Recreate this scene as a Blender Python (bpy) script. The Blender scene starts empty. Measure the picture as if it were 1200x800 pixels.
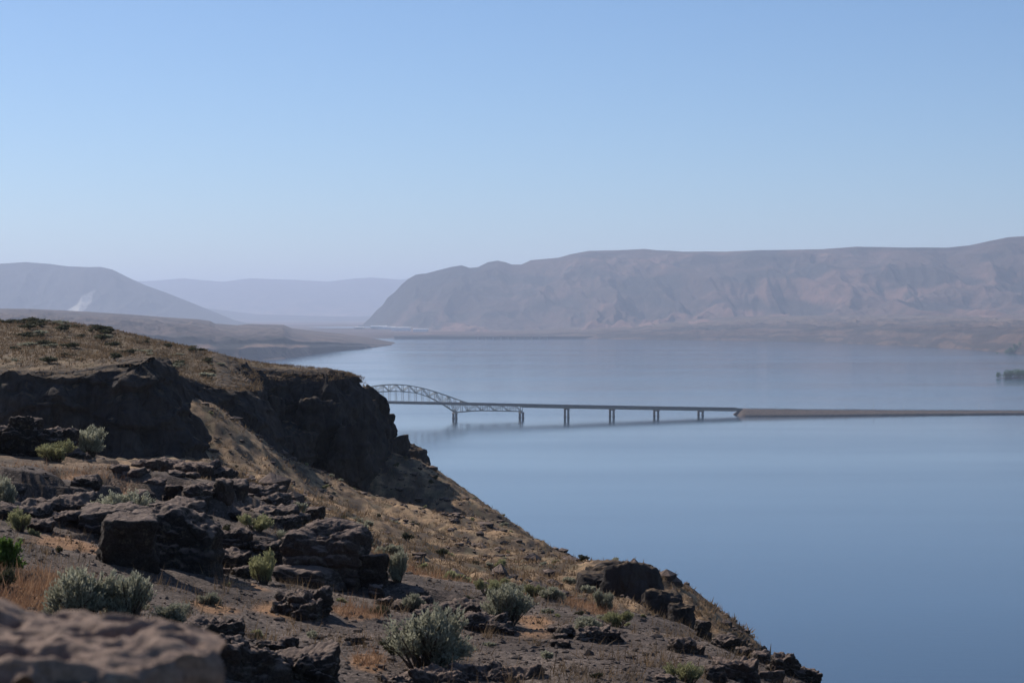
import bpy, math, random
import numpy as np
R = math.radians
SC = bpy.context.scene
COL = SC.collection
rng = np.random.default_rng(11)
random.seed(11)

# ------------------------------------------------------------------ camera, sky, sun, exposure
F = 2500.0          # focal length in photo pixels (75 mm on a 36 mm sensor)
ZC = 135.0          # camera height above the river
HZ = 365.0          # horizon row in the photo
cam = bpy.data.cameras.new('camera')
cam.sensor_width = 36.0
cam.lens = 75.0
cam.shift_y = -(400.0 - HZ) / 1200.0
cam.clip_start = 0.1
cam.clip_end = 200000.0
cam.dof.use_dof = True
cam.dof.focus_distance = 160.0
cam.dof.aperture_fstop = 6.3
camo = bpy.data.objects.new('camera', cam)
camo.location = (0, 0, ZC)
camo.rotation_euler = (R(90), 0, 0)
COL.objects.link(camo)
SC.camera = camo

SUN_EL, SUN_AZ = R(34.5), R(-38)     # sun ahead of the viewer, to the left
world = bpy.data.worlds.new('World')
SC.world = world
world.use_nodes = True
wn = world.node_tree.nodes
sky = wn.new('ShaderNodeTexSky')
sky.sky_type = 'NISHITA'
sky.sun_disc = False
sky.sun_elevation = SUN_EL
sky.sun_rotation = SUN_AZ
sky.altitude = 300
sky.air_density = 0.85
sky.dust_density = 0.27
sky.ozone_density = 7.0
bg = wn['Background']
world.node_tree.links.new(sky.outputs[0], bg.inputs[0])
bg.inputs[1].default_value = 0.096

sun = bpy.data.lights.new('sun', 'SUN')
sun.energy = 4.9
sun.angle = R(0.53)
sun.color = (1.0, 0.95, 0.88)
suno = bpy.data.objects.new('sun', sun)
to_sun = np.array([math.sin(SUN_AZ) * math.cos(SUN_EL), math.cos(SUN_AZ) * math.cos(SUN_EL), math.sin(SUN_EL)])
suno.rotation_euler = (R(90) - SUN_EL, 0, -SUN_AZ + math.pi)
COL.objects.link(suno)

vs = SC.view_settings
vs.view_transform = 'Standard'
vs.look = 'None'
vs.exposure = 0.0
vs.gamma = 1.0
vs.use_curve_mapping = False
SC.render.engine = 'CYCLES'
cy = SC.cycles
cy.use_denoising = True
cy.max_bounces = 6
cy.diffuse_bounces = 2
cy.glossy_bounces = 3
cy.transmission_bounces = 2
cy.volume_bounces = 2
cy.transparent_max_bounces = 6
cy.sample_clamp_indirect = 4.0

# ------------------------------------------------------------------ helpers
PERM = np.random.default_rng(5).permutation(256)
PERM = np.concatenate([PERM, PERM, PERM])
G3 = np.array([(1,1,0),(-1,1,0),(1,-1,0),(-1,-1,0),(1,0,1),(-1,0,1),(1,0,-1),(-1,0,-1),
               (0,1,1),(0,-1,1),(0,1,-1),(0,-1,-1),(1,1,0),(-1,1,0),(0,-1,1),(0,-1,-1)], float)

def noise(x, y, z=0.0):
    x, y, z = np.broadcast_arrays(np.asarray(x, float), np.asarray(y, float), np.asarray(z, float))
    xi, yi, zi = np.floor(x), np.floor(y), np.floor(z)
    xf, yf, zf = x - xi, y - yi, z - zi
    xi, yi, zi = xi.astype(int) & 255, yi.astype(int) & 255, zi.astype(int) & 255
    u, v, w = [t * t * t * (t * (t * 6 - 15) + 10) for t in (xf, yf, zf)]
    out = 0.0
    for a in (0, 1):
        wx = u if a else 1 - u
        pa = PERM[xi + a]
        for b in (0, 1):
            wy = v if b else 1 - v
            pb = PERM[pa + yi + b]
            for c in (0, 1):
                wz = w if c else 1 - w
                g = G3[PERM[pb + zi + c] & 15]
                out = out + wx * wy * wz * (g[..., 0] * (xf - a) + g[..., 1] * (yf - b) + g[..., 2] * (zf - c))
    return out

def fbm(x, y, z=0.0, o=4, gain=0.5, lac=2.03):
    s, a, f = 0.0, 1.0, 1.0
    for i in range(o):
        s = s + a * noise(np.asarray(x) * f + 17.3 * i, np.asarray(y) * f - 9.1 * i, np.asarray(z) * f + 3.7 * i)
        a *= gain; f *= lac
    return s

def ridged(x, y, z=0.0, o=4, gain=0.5, lac=2.03):
    s, a, f = 0.0, 1.0, 1.0
    for i in range(o):
        s = s + a * (1 - 2 * np.abs(noise(np.asarray(x) * f + 7.3 * i, np.asarray(y) * f - 5.1 * i, np.asarray(z) * f + 2.7 * i)))
        a *= gain; f *= lac
    return s

def sstep(a, b, x):
    t = np.clip((x - a) / (b - a), 0, 1)
    return t * t * (3 - 2 * t)

def terrace(v, k):
    """stepped copy of a noise: flat broken faces with sharp risers"""
    q = v * k
    f = np.floor(q)
    return (f + sstep(0.72, 1.0, q - f)) / k

def W(px, py, Y):
    """photo pixel at distance Y -> world point"""
    return ((px - 600.0) / F * Y, Y, ZC - (py - HZ) / F * Y)

def mesh_np(name, v, f, smooth=True):
    v = np.asarray(v, np.float32).reshape(-1, 3)
    f = np.asarray(f, np.int32)
    k = f.shape[1]
    me = bpy.data.meshes.new(name)
    me.vertices.add(len(v)); me.vertices.foreach_set('co', v.ravel())
    me.loops.add(f.size); me.loops.foreach_set('vertex_index', f.ravel())
    me.polygons.add(len(f))
    me.polygons.foreach_set('loop_start', np.arange(0, f.size, k, dtype=np.int32))
    me.update(calc_edges=True)
    me.polygons.foreach_set('use_smooth', np.full(len(f), smooth))
    me.validate()
    return me

def grid_faces(nr, nc):
    i = np.arange((nr - 1) * nc).reshape(nr - 1, nc)[:, :-1]
    return np.stack([i, i + 1, i + nc + 1, i + nc], -1).reshape(-1, 4)

def set_col(me, c, name='Col'):
    c = np.asarray(c, np.float32).reshape(-1, c.shape[-1])
    if c.shape[1] == 3:
        c = np.concatenate([c, np.ones((len(c), 1), np.float32)], 1)
    a = me.attributes.new(name, 'FLOAT_COLOR', 'POINT')
    a.data.foreach_set('color', c.ravel())

def obj(name, me, m=None, parent=None, loc=None):
    o = bpy.data.objects.new(name, me)
    COL.objects.link(o)
    if m and me and not me.materials:
        me.materials.append(m)
    if parent:
        o.parent = parent
    if loc is not None:
        o.location = loc
    return o

def tag(o, label=None, cat=None, group=None, kind=None):
    for k, v in (('label', label), ('category', cat), ('group', group), ('kind', kind)):
        if v:
            o[k] = v
    return o

def empty(name, loc, rz=0.0):
    o = bpy.data.objects.new(name, None)
    COL.objects.link(o)
    o.location = loc
    o.rotation_euler.z = rz
    o.empty_display_size = 0.1
    return o

class NT:
    """tiny node-tree helper"""
    def __init__(s, name):
        s.m = bpy.data.materials.new(name)
        s.m.use_nodes = True
        s.t = s.m.node_tree
        s.b = s.t.nodes['Principled BSDF']
        s.pos = s.t.nodes.new('ShaderNodeTexCoord').outputs['Object']
        s.geo = s.t.nodes.new('ShaderNodeNewGeometry')
        s.wpos = s.geo.outputs['Position']
    def n(s, kind, **kw):
        nd = s.t.nodes.new('ShaderNode' + kind)
        for k, v in kw.items():
            setattr(nd, k, v)
        return nd
    def link(s, a, b):
        s.t.links.new(a, b)
    def scaled(s, v, sc):
        m = s.n('VectorMath', operation='MULTIPLY')
        s.link(v, m.inputs[0]); m.inputs[1].default_value = sc if isinstance(sc, tuple) else (sc,) * 3
        return m.outputs[0]
    def noise(s, scale, detail=4, rough=0.55, vec=None):
        nd = s.n('TexNoise')
        nd.inputs['Scale'].default_value = scale
        nd.inputs['Detail'].default_value = detail
        nd.inputs['Roughness'].default_value = rough
        s.link(vec if vec is not None else s.wpos, nd.inputs['Vector'])
        return nd.outputs[0]
    def voronoi(s, scale, feature='F1', out=0, vec=None):
        nd = s.n('TexVoronoi', feature=feature)
        nd.inputs['Scale'].default_value = scale
        s.link(vec if vec is not None else s.wpos, nd.inputs['Vector'])
        return nd.outputs[out]
    def ramp(s, v, stops, interp='LINEAR'):
        nd = s.n('ValToRGB')
        nd.color_ramp.interpolation = interp
        el = nd.color_ramp.elements
        while len(el) < len(stops):
            el.new(0.5)
        for e, (p, c) in zip(el, stops):
            e.position = p
            e.color = (c, c, c, 1) if not isinstance(c, tuple) else (*c, 1)
        s.link(v, nd.inputs[0])
        return nd.outputs[0]
    def mix(s, fac, a, b, blend='MIX'):
        nd = s.n('Mix', data_type='RGBA', blend_type=blend)
        for sock, v in ((nd.inputs[0], fac), (nd.inputs[6], a), (nd.inputs[7], b)):
            if isinstance(v, tuple):
                sock.default_value = (*v, 1)
            elif isinstance(v, (int, float)):
                sock.default_value = v
            else:
                s.link(v, sock)
        return nd.outputs[2]
    def math(s, op, a, b=None, clamp=False):
        nd = s.n('Math', operation=op, use_clamp=clamp)
        for sock, v in ((nd.inputs[0], a), (nd.inputs[1], b)):
            if v is None:
                continue
            if isinstance(v, (int, float)):
                sock.default_value = v
            else:
                s.link(v, sock)
        return nd.outputs[0]
    def attr(s, name='Col'):
        return s.n('Attribute', attribute_name=name).outputs['Color']
    def bump(s, h, strength=0.5, dist=0.05, prev=None):
        nd = s.n('Bump')
        nd.inputs['Strength'].default_value = strength
        nd.inputs['Distance'].default_value = dist
        s.link(h, nd.inputs['Height'])
        if prev is not None:
            s.link(prev, nd.inputs['Normal'])
        s.link(nd.outputs[0], s.b.inputs['Normal'])
        return nd.outputs[0]
    def out(s, color, rough=0.9, spec=0.2):
        bsdf = s.b
        if isinstance(color, tuple):
            bsdf.inputs['Base Color'].default_value = (*color, 1)
        else:
            s.link(color, bsdf.inputs['Base Color'])
        if isinstance(rough, (int, float)):
            bsdf.inputs['Roughness'].default_value = rough
        else:
            s.link(rough, bsdf.inputs['Roughness'])
        bsdf.inputs['Specular IOR Level'].default_value = spec
        return s.m

M = {}
def mat_basalt(name, base, warm, lichen, sc=1.0, lich=0.6, bumpd=0.06, local=False, dust=None):
    t = NT(name)
    v = t.pos if local else t.wpos
    big = t.noise(0.5 * sc, 5, 0.6, v)
    c = t.mix(t.ramp(big, [(0.38, 0.0), (0.66, 1.0)]), base, warm)
    sp = t.noise(5.0 * sc, 6, 0.7, v)
    c = t.mix(t.ramp(sp, [(lich - 0.06, 0.0), (lich + 0.1, 0.8)]), c, lichen)
    fine = t.noise(24.0 * sc, 5, 0.7, v)
    c = t.mix(1.0, c, t.ramp(fine, [(0.3, 0.5), (0.7, 1.45)]), 'MULTIPLY')
    if dust:
        nz = t.n('SeparateXYZ'); t.link(t.geo.outputs['Normal'], nz.inputs[0])
        up = t.math('ADD', nz.outputs[2], t.math('MULTIPLY', t.math('SUBTRACT', t.noise(3.0 * sc, 5, 0.7, v), 0.5), 0.8))
        c = t.mix(t.ramp(up, [(0.48, 0.0), (0.9, 0.85)]), c, t.mix(fine, dust, tuple(1.5 * q for q in dust)))
    b1 = t.bump(t.noise(2.6 * sc, 8, 0.66, v), 0.9, bumpd * 3)
    cr = t.voronoi(2.2 * sc, 'DISTANCE_TO_EDGE', 0, t.mix(0.12, v, t.n('TexNoise').outputs[1]))
    b2 = t.bump(t.ramp(cr, [(0.0, 0.0), (0.08, 1.0)]), 0.5, bumpd, b1)
    t.bump(fine, 0.5, bumpd * 0.5, b2)
    return t.out(c, 0.92, 0.15)
M['basalt'] = mat_basalt('basalt', (0.038, 0.030, 0.025), (0.075, 0.052, 0.040), (0.17, 0.140, 0.10), dust=(0.195, 0.140, 0.110))
M['basalt_red'] = mat_basalt('basalt_red', (0.052, 0.040, 0.035), (0.095, 0.064, 0.050), (0.18, 0.145, 0.105), dust=(0.21, 0.147, 0.113))
M['boulder_tan'] = mat_basalt('boulder_tan', (0.20, 0.135, 0.10), (0.26, 0.175, 0.13), (0.42, 0.34, 0.26), 2.0, 0.66, 0.012)

def mat_cliff():
    t = NT('cliff_basalt')
    big = t.noise(0.16, 5, 0.6)
    c = t.mix(t.ramp(big, [(0.38, 0.0), (0.66, 1.0)]), (0.040, 0.035, 0.034), (0.080, 0.062, 0.052))
    streak = t.noise(0.9, 5, 0.6, t.scaled(t.wpos, (1.0, 1.0, 0.18)))
    c = t.mix(1.0, c, t.ramp(streak, [(0.32, 0.6), (0.68, 1.4)]), 'MULTIPLY')
    # dry grass and soil lie on the ledges
    nz = t.n('SeparateXYZ'); t.link(t.geo.outputs['Normal'], nz.inputs[0])
    up = t.math('ADD', nz.outputs[2], t.math('MULTIPLY', t.math('SUBTRACT', t.noise(0.9, 5, 0.65), 0.5), 1.2))
    g = t.mix(t.noise(1.7, 4), (0.095, 0.066, 0.046), (0.21, 0.145, 0.092))
    c = t.mix(t.ramp(up, [(0.84, 0.0), (1.04, 1.0)]), c, g)
    b1 = t.bump(t.noise(0.8, 8, 0.66), 0.9, 0.6)
    cr = t.voronoi(0.75, 'DISTANCE_TO_EDGE', 0, t.scaled(t.wpos, (1, 1, 0.35)))
    t.bump(t.ramp(cr, [(0.0, 0.0), (0.1, 1.0)]), 0.6, 0.3, b1)
    return t.out(c, 0.95, 0.1)
M['cliff'] = mat_cliff()

def mat_ground():
    t = NT('gravel_and_dry_grass_ground')
    c = t.attr()
    al = t.n('Attribute', attribute_name='Col').outputs['Alpha']   # 1 = stony, 0 = grassy
    cell = t.voronoi(19.0, 'F1', 1)
    sep = t.n('SeparateXYZ'); t.link(cell, sep.inputs[0])
    stone = t.ramp(sep.outputs[0], [(0.0, 0.6), (0.5, 0.92), (0.85, 1.2), (1.0, 1.7)])
    gr = t.ramp(t.noise(9.0, 5, 0.7), [(0.28, 0.45), (0.72, 1.6)])
    c = t.mix(1.0, c, t.mix(al, gr, stone), 'MULTIPLY')
    c = t.mix(1.0, c, t.ramp(t.noise(0.9, 6, 0.7), [(0.3, 0.62), (0.7, 1.4)]), 'MULTIPLY')
    d = t.voronoi(19.0, 'F1', 0)
    b1 = t.bump(t.noise(1.4, 8, 0.7), 0.6, 0.13)
    b2 = t.bump(t.math('SUBTRACT', 1.0, d), 0.5, 0.025, b1)
    t.bump(t.noise(26.0, 3, 0.6), 0.5, 0.03, b2)
    return t.out(c, 0.95, 0.1)
M['ground'] = mat_ground()

def mat_hill(name, lo, hi, dark, nsc):
    t = NT(name)
    c = t.attr()
    n1 = t.noise(0.0016 * nsc, 7, 0.62)
    c = t.mix(1.0, c, t.ramp(n1, [(0.3, 0.62), (0.7, 1.4)]), 'MULTIPLY')
    n2 = t.noise(0.010 * nsc, 6, 0.65, t.scaled(t.wpos, (1, 1, 2.0)))
    c = t.mix(t.ramp(n2, [(0.52, 0.0), (0.66, 0.6)]), c, dark)
    t.bump(t.noise(0.004 * nsc, 8, 0.68), 0.8, 60.0 / nsc)
    return t.out(c, 0.95, 0.05)
M['hill'] = mat_hill('sagebrush_hill', None, None, (0.06, 0.05, 0.036), 1.0)
M['bench'] = mat_hill('basalt_bench', None, None, (0.05, 0.04, 0.032), 2.0)

def mat_water():
    t = NT('river_water')
    v = t.scaled(t.wpos, (0.10, 0.22, 0.1))
    n1 = t.noise(1.0, 4, 0.55, v)
    patch = t.noise(0.0022, 4, 0.6, t.scaled(t.wpos, (0.22, 1.0, 1.0)))
    t.bump(n1, 0.025, 1.0)
    r = t.ramp(patch, [(0.36, 0.085), (0.64, 0.14)])
    return t.out((0.012, 0.035, 0.06), r, 0.5)
M['water'] = mat_water()
M['water'].node_tree.nodes['Principled BSDF'].inputs['IOR'].default_value = 1.333

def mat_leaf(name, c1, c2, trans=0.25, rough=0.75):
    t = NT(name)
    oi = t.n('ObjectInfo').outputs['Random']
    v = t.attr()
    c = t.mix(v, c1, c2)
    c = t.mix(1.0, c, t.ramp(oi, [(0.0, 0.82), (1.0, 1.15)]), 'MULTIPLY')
    t.out(c, rough, 0.15)
    tr = t.n('BsdfTranslucent'); t.link(c, tr.inputs[0])
    mx = t.n('MixShader'); mx.inputs[0].default_value = trans
    t.link(t.b.outputs[0], mx.inputs[1]); t.link(tr.outputs[0], mx.inputs[2])
    t.link(mx.outputs[0], t.t.nodes['Material Output'].inputs[0])
    return t.m
M['sage'] = mat_leaf('sagebrush_leaf', (0.17, 0.165, 0.11), (0.46, 0.44, 0.32), 0.40)
M['sage_yellow'] = mat_leaf('yellow_green_leaf', (0.16, 0.155, 0.07), (0.40, 0.38, 0.20), 0.38)
M['green'] = mat_leaf('bright_green_leaf', (0.06, 0.10, 0.02), (0.14, 0.21, 0.05), 0.35)
M['shrub_dark'] = mat_leaf('dull_shrub_leaf', (0.055, 0.055, 0.032), (0.13, 0.125, 0.07))
M['drygrass'] = mat_leaf('dry_grass_blade', (0.13, 0.088, 0.054), (0.34, 0.228, 0.132), 0.3)
M['cheatgrass'] = mat_leaf('russet_grass_blade', (0.22, 0.12, 0.07), (0.38, 0.235, 0.135), 0.3)
M['treeleaf'] = mat_leaf('riverside_tree_leaf', (0.045, 0.095, 0.025), (0.11, 0.20, 0.05), 0.35)

def mat_plain(name, c, rough=0.8, spec=0.2, var=0.25, sc=1.0, bumpd=0.0, metal=0.0):
    t = NT(name)
    n = t.noise(sc, 5, 0.65)
    col = t.mix(1.0, c, t.ramp(n, [(0.3, 1 - var), (0.7, 1 + var)]), 'MULTIPLY')
    if bumpd:
        t.bump(n, 0.6, bumpd)
    t.b.inputs['Metallic'].default_value = metal
    return t.out(col, rough, spec)
M['gravel'] = mat_plain('loose_basalt_gravel', (0.105, 0.080, 0.066), 0.95, 0.1, 0.45, 9.0)
M['twig'] = mat_plain('grey_twig', (0.10, 0.075, 0.055), 0.9, 0.1, 0.4, 20)
M['bark'] = mat_plain('tree_bark', (0.09, 0.07, 0.05), 0.9, 0.1, 0.4, 2)
M['steel'] = mat_plain('weathered_painted_steel', (0.30, 0.275, 0.22), 0.6, 0.4, 0.2, 0.3)
M['concrete'] = mat_plain('weathered_concrete', (0.20, 0.185, 0.165), 0.9, 0.2, 0.25, 0.25)
M['asphalt'] = mat_plain('road_asphalt', (0.075, 0.075, 0.075), 0.9, 0.2, 0.2, 0.5)
M['riprap'] = mat_plain('brown_rock_fill', (0.115, 0.085, 0.068), 0.95, 0.1, 0.5, 0.35, 0.8)
M['riprap_dark'] = mat_plain('dark_wet_rock_fill', (0.075, 0.062, 0.055), 0.9, 0.2, 0.5, 0.4, 0.6)
M['metal'] = mat_plain('galvanised_metal', (0.32, 0.32, 0.31), 0.5, 0.5, 0.15, 1.0, 0, 0.3)
M['white'] = mat_plain('white_painted_wall', (0.78, 0.77, 0.74), 0.7, 0.3, 0.08, 0.1)
M['glass_dark'] = mat_plain('dark_window_glass', (0.03, 0.035, 0.04), 0.2, 0.5, 0.1, 0.1)
#@@STRUCTURE
# ------------------------------------------------------------------ river, far country
wx = np.array([-30000, -3000, 0, 3000, 30000.0])
wy = np.array([-180, 300, 3000, 9000, 11500.0])
gx, gy = np.meshgrid(wx, wy)
water = obj('water', mesh_np('water', np.stack([gx, gy, 0 * gx], -1), grid_faces(5, 5)), M['water'])
tag(water, kind='structure', label='calm blue river reflecting the hills and sky')

def ipl(tab, x):
    tab = np.asarray(tab, float)
    return np.interp(x, tab[:, 0], tab[:, 1])

def far_hill(name, ridge, yridge, base, ybase, prof, ncol, nrow, gully, gsc, colfn, m, px0, px1, back=0.35, drop=1.0, seed=0.0, zb=None, tpow=1.0):
    """ridge/base: photo rows by photo column; yridge/ybase: their distances. A real landform at its real distance."""
    px = np.linspace(px0, px1, ncol)
    t = np.concatenate([np.linspace(0, 1, nrow) ** tpow, 1 + np.linspace(0.03, 1, 12) * back])
    P, T = np.meshgrid(px, t)
    yr, yb = ipl(yridge, P), ipl(ybase, P)
    zr = ZC - (ipl(ridge, P) - HZ) / F * yr
    zbs = (ZC - (ipl(base, P) - HZ) / F * yb) if zb is None else zb + 0 * P
    Y = yb + (yr - yb) * T
    X = (P - 600) / F * Y
    tt = np.clip(T, 0, 1)
    warp = fbm(X / gsc * 0.7 + seed, Y / gsc * 0.35 + seed, seed, 3) * gsc * 0.35
    rg = ridged((X + warp) / gsc + seed, (Y + 1.4 * X) / gsc * 0.33 + seed, seed, 5, 0.52)
    rg = (rg - 0.2) / 1.4
    rg = rg * 0.7 + 0.3 * (ridged((X + 0.5 * warp) / gsc * 3.1 + seed, (Y + 1.1 * X) / gsc * 0.9, seed + 4, 3) - 0.2) / 1.3
    env = np.sin(np.pi * np.clip(tt, 0, 1)) ** 0.6
    h = (zr - zbs)
    Z = zbs + h * ipl(prof, tt)
    Z = Z - env * np.clip(1.0 - rg, 0, 1.6) * gully * h
    Z = Z + env * fbm(X / gsc * 3 + seed, Y / gsc * 3, seed, 3) * h * 0.03
    over = np.clip(T - 1, 0, None)
    Z = Z - over / max(back, 1e-3) * np.maximum(h, 60) * drop * (over / back)
    # fine skyline relief, in metres
    Z = Z + (T > 0.9) * fbm(X / (gsc * 0.25), seed, 0, 4) * h * 0.006
    me = mesh_np(name, np.stack([X, Y, Z], -1), grid_faces(*X.shape))
    c = colfn(X, Y, Z, tt, P, rg)
    set_col(me, c)
    o = obj(name, me, m)
    tag(o, kind='structure')
    return o

def lerp(a, b, t):
    return np.asarray(a) + (np.asarray(b) - np.asarray(a)) * np.asarray(t)[..., None]

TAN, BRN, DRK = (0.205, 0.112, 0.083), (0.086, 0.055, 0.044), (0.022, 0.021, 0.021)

def col_mtn(X, Y, Z, t, P, rg):
    n = fbm(X / 900, Y / 900, 0.3, 4) + 0.6 * fbm(X / 220, Y / 220, Z / 90, 3)
    c = lerp(BRN, TAN, sstep(-0.5, 0.5, n + 0.5 - t))
    c = lerp(c, DRK, 0.9 * sstep(0.0, 0.4, fbm(X / 500 + 5, Y / 900, Z / 150, 4) + 0.5 * sstep(0.45, 0.1, rg) - 0.35 * sstep(0.5, 0.1, t)))  # dark rock and brush, plus gully shade put into the colour
    # basalt rims on the bold end of the ridge, their shade put into the colour
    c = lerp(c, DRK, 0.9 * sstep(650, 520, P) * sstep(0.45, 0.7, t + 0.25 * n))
    return c

# far blue range seen through the gap
RG0 = [(100, 331), (180, 329), (215, 326), (235, 328), (262, 330), (292, 326), (350, 328), (385, 330), (415, 326), (435, 325), (470, 328), (500, 322), (600, 318)]
far_hill('hill_far_range', RG0, [(0, 41000)], [(0, 386)], [(0, 30000)], [(0, 0), (0.3, 0.15), (0.7, 0.7), (1, 1)], 260, 60,
         0.22, 2600, col_mtn, M['hill'], 60, 640, seed=3.1)
RG0b = [(60, 340), (250, 362), (300, 368), (360, 370), (420, 371), (520, 366), (600, 360)]
far_hill('hill_far_foothills', RG0b, [(0, 29000)], [(0, 383)], [(0, 24000)], [(0, 0), (0.3, 0.15), (0.7, 0.7), (1, 1)], 200, 40,
         0.25, 1500, col_mtn, M['hill'], 180, 600, seed=8.1)
# mountain on the left of the gap
RG1 = [(-140, 300), (-60, 305), (0, 309), (30, 307), (58, 309), (80, 312), (105, 313), (118, 313), (132, 316), (150, 325), (170, 334), (200, 345), (230, 357), (255, 367), (275, 375), (300, 381)]
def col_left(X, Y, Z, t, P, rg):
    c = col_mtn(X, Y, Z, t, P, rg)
    # pale scar of a gravel pit and sand slope
    line = 70 + (t - 0.5) * 170
    hw = 3.5 + 130 * np.clip(0.71 - t, 0, 0.18)
    sc = sstep(1.0, 0.4, np.abs(P - line) / hw + 0.5 * fbm(X / 150, Y / 300, 0, 3)) * sstep(0.42, 0.47, t) * sstep(0.76, 0.69, t)
    c = lerp(c, (0.035, 0.032, 0.03), 0.75 * sstep(2, 12, P - line) * sstep(0.76, 0.70, t - (P - 105) * 0.0016 + 0.04 * fbm(X / 300, Y / 300, 2, 3)))  # shaded side of the spur beside the scar, painted dark
    return lerp(c, (0.62, 0.55, 0.44), 0.9 * sc)
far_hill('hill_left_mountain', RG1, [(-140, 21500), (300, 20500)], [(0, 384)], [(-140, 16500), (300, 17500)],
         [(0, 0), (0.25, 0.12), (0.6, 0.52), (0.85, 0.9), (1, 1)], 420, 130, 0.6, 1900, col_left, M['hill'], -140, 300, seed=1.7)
# long mountain on the right of the gap
RG2 = [(424, 381), (432, 374), (441, 364), (449, 357), (454, 349), (463, 342), (470, 334), (478, 327), (487, 322), (500, 320.5), (512, 317), (527, 313), (541, 311), (550, 314),
       (560, 313), (572, 307), (583, 305), (592, 307), (600, 310), (611, 310), (622, 305), (640, 303.5), (655, 302), (668, 298), (690, 294), (720, 293), (755, 291.5), (768, 293),
       (800, 294.5), (850, 295), (890, 293), (930, 293), (965, 292), (1005, 289), (1060, 290), (1110, 290), (1135, 287.5), (1160, 282), (1182, 278), (1200, 277), (1260, 270), (1400, 262)]
far_hill('hill_right_mountain', RG2, [(420, 16800), (600, 15800), (800, 15200), (1400, 13200)],
         [(420, 390), (520, 394), (640, 392), (760, 386), (860, 380), (1000, 378), (1400, 377)],
         [(420, 15600), (520, 12200), (700, 11300), (1400, 10200)],
         [(0, 0), (0.2, 0.08), (0.45, 0.30), (0.7, 0.68), (0.9, 0.94), (1, 1)], 900, 170, 0.5, 1000, col_mtn, M['hill'], 420, 1400, seed=5.4)

def col_bench(X, Y, Z, t, P, rg):
    n = fbm(X / 300, Y / 300, Z / 40, 4)
    c = lerp((0.135, 0.085, 0.062), (0.06, 0.043, 0.036), sstep(-0.35, 0.35, n + 0.5 * fbm(X / 90, Y / 90, Z / 25, 3)))
    band = np.sin(Z / 7.5 + 3 * n)
    c = lerp(c, (0.045, 0.037, 0.032), 0.85 * sstep(0.35, 0.8, band) * sstep(0.005, 0.02, t) * sstep(0.6, 0.2, t))
    c = lerp(c, (0.17, 0.112, 0.07), 0.5 * sstep(0.3, 0.6, t))
    return c
# bench with broken bluffs under the right mountain
far_hill('hill_right_bench', [(440, 390), (520, 388), (640, 386), (720, 381), (800, 375), (860, 371), (1000, 369), (1200, 368), (1400, 366)],
         [(440, 15000), (620, 13000), (900, 12200), (1400, 11000)],
         [(440, 399), (700, 399.5), (900, 401), (980, 402), (1040, 404), (1080, 407), (1130, 411), (1200, 417), (1300, 428), (1400, 440)],
         [(440, 10900), (640, 10600), (900, 9700), (980, 9200), (1080, 8200), (1200, 6700), (1300, 5700), (1400, 4800)],
         [(0, 0), (0.02, 0.05), (0.05, 0.32), (0.07, 0.40), (0.085, 0.55), (0.14, 0.62), (0.17, 0.70), (0.5, 0.82), (1, 1)], 900, 170, 0.40, 300, col_bench, M['bench'], 440, 1400,
         back=0.2, drop=0.3, seed=2.2, zb=-6.0, tpow=1.7)

def col_lbench(X, Y, Z, t, P, rg):
    c = col_bench(X, Y, Z, t, P, rg)
    n = fbm(X / 160, Y / 160, 4.0, 4)
    c = lerp(c, (0.26, 0.165, 0.11), 0.9 * sstep(0.1, 0.35, n) * sstep(0.09, 0.04, t))
    c = lerp(c, (0.115, 0.074, 0.056), 0.6 * sstep(0.13, 0.2, t) * sstep(-0.5, 0.3, -n))
    fan = sstep(-0.22, -0.02, fbm(P / 48.0, 0.3, 4.0, 2) - 1.2 * t + 0.2 * n)
    return lerp(lerp(c, (0.018, 0.017, 0.018), 0.97 * sstep(0.19, 0.14, t + 0.06 * n)), (0.24, 0.15, 0.105), 0.9 * fan * sstep(0.13, 0.09, t))  # cliff-band shade and sunlight on the fans are painted into the colour
# bluffs of the left bank
far_hill('hill_left_bank_bluffs', [(-140, 360), (0, 361.5), (40, 362), (100, 365), (160, 369), (200, 372), (232, 374), (246, 376), (252, 379), (278, 381), (292, 379.5), (332, 380.5), (342, 384.5), (370, 388), (400, 391), (435, 396), (462, 401), (476, 404)],
         [(-140, 7800), (0, 8000), (250, 8600), (340, 9400), (476, 9300)],
         [(0, 420)], [(-140, 4600), (100, 5200), (280, 5600), (335, 6100), (400, 7250), (440, 8000), (468, 8650), (476, 8800)],
         [(0, 0), (0.012, 0.05), (0.05, 0.30), (0.062, 0.50), (0.10, 0.56), (0.13, 0.62), (0.145, 0.76), (0.5, 0.9), (1, 1)], 620, 180, 0.34, 340, col_lbench, M['bench'], -140, 476,
         back=0.3, drop=1.0, seed=6.6, zb=-6.0, tpow=1.8)

# plain beyond the dam, reaching the horizon
px = np.linspace(-500, 1700, 60); yy = np.geomspace(10650, 70000, 60)
P, Y = np.meshgrid(px, yy)
X = (P - 600) / F * Y
Z = 12 + 7 * fbm(X / 900, Y / 900, 0, 3) + (Y < 10700) * -25 + 6 * fbm(X / 4000, Y / 4000, 3, 2)
me = mesh_np('plain', np.stack([X, Y, Z], -1), grid_faces(60, 60))
set_col(me, lerp(BRN, TAN, sstep(-0.4, 0.4, fbm(X / 1500, Y / 3000, 1, 3))))
tag(obj('plain', me, M['hill']), kind='structure')
# reach of the river below the dam
a = np.linspace(0, 2 * np.pi, 48, endpoint=False)
xr, yr = W(400, 387, 14000)[0], 14600
ring = np.stack([xr + 260 * np.cos(a) * (1 + 0.2 * np.sin(3 * a)), yr + 420 * np.sin(a), 27 + 0 * a], -1)
v = np.concatenate([[[xr, yr, 27]], ring])
f = np.array([[0, i + 1, (i + 1) % 48 + 1] for i in range(48)])
tag(obj('water_lower_reach', mesh_np('water_lower_reach', v, f), M['water']), kind='structure')

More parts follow.
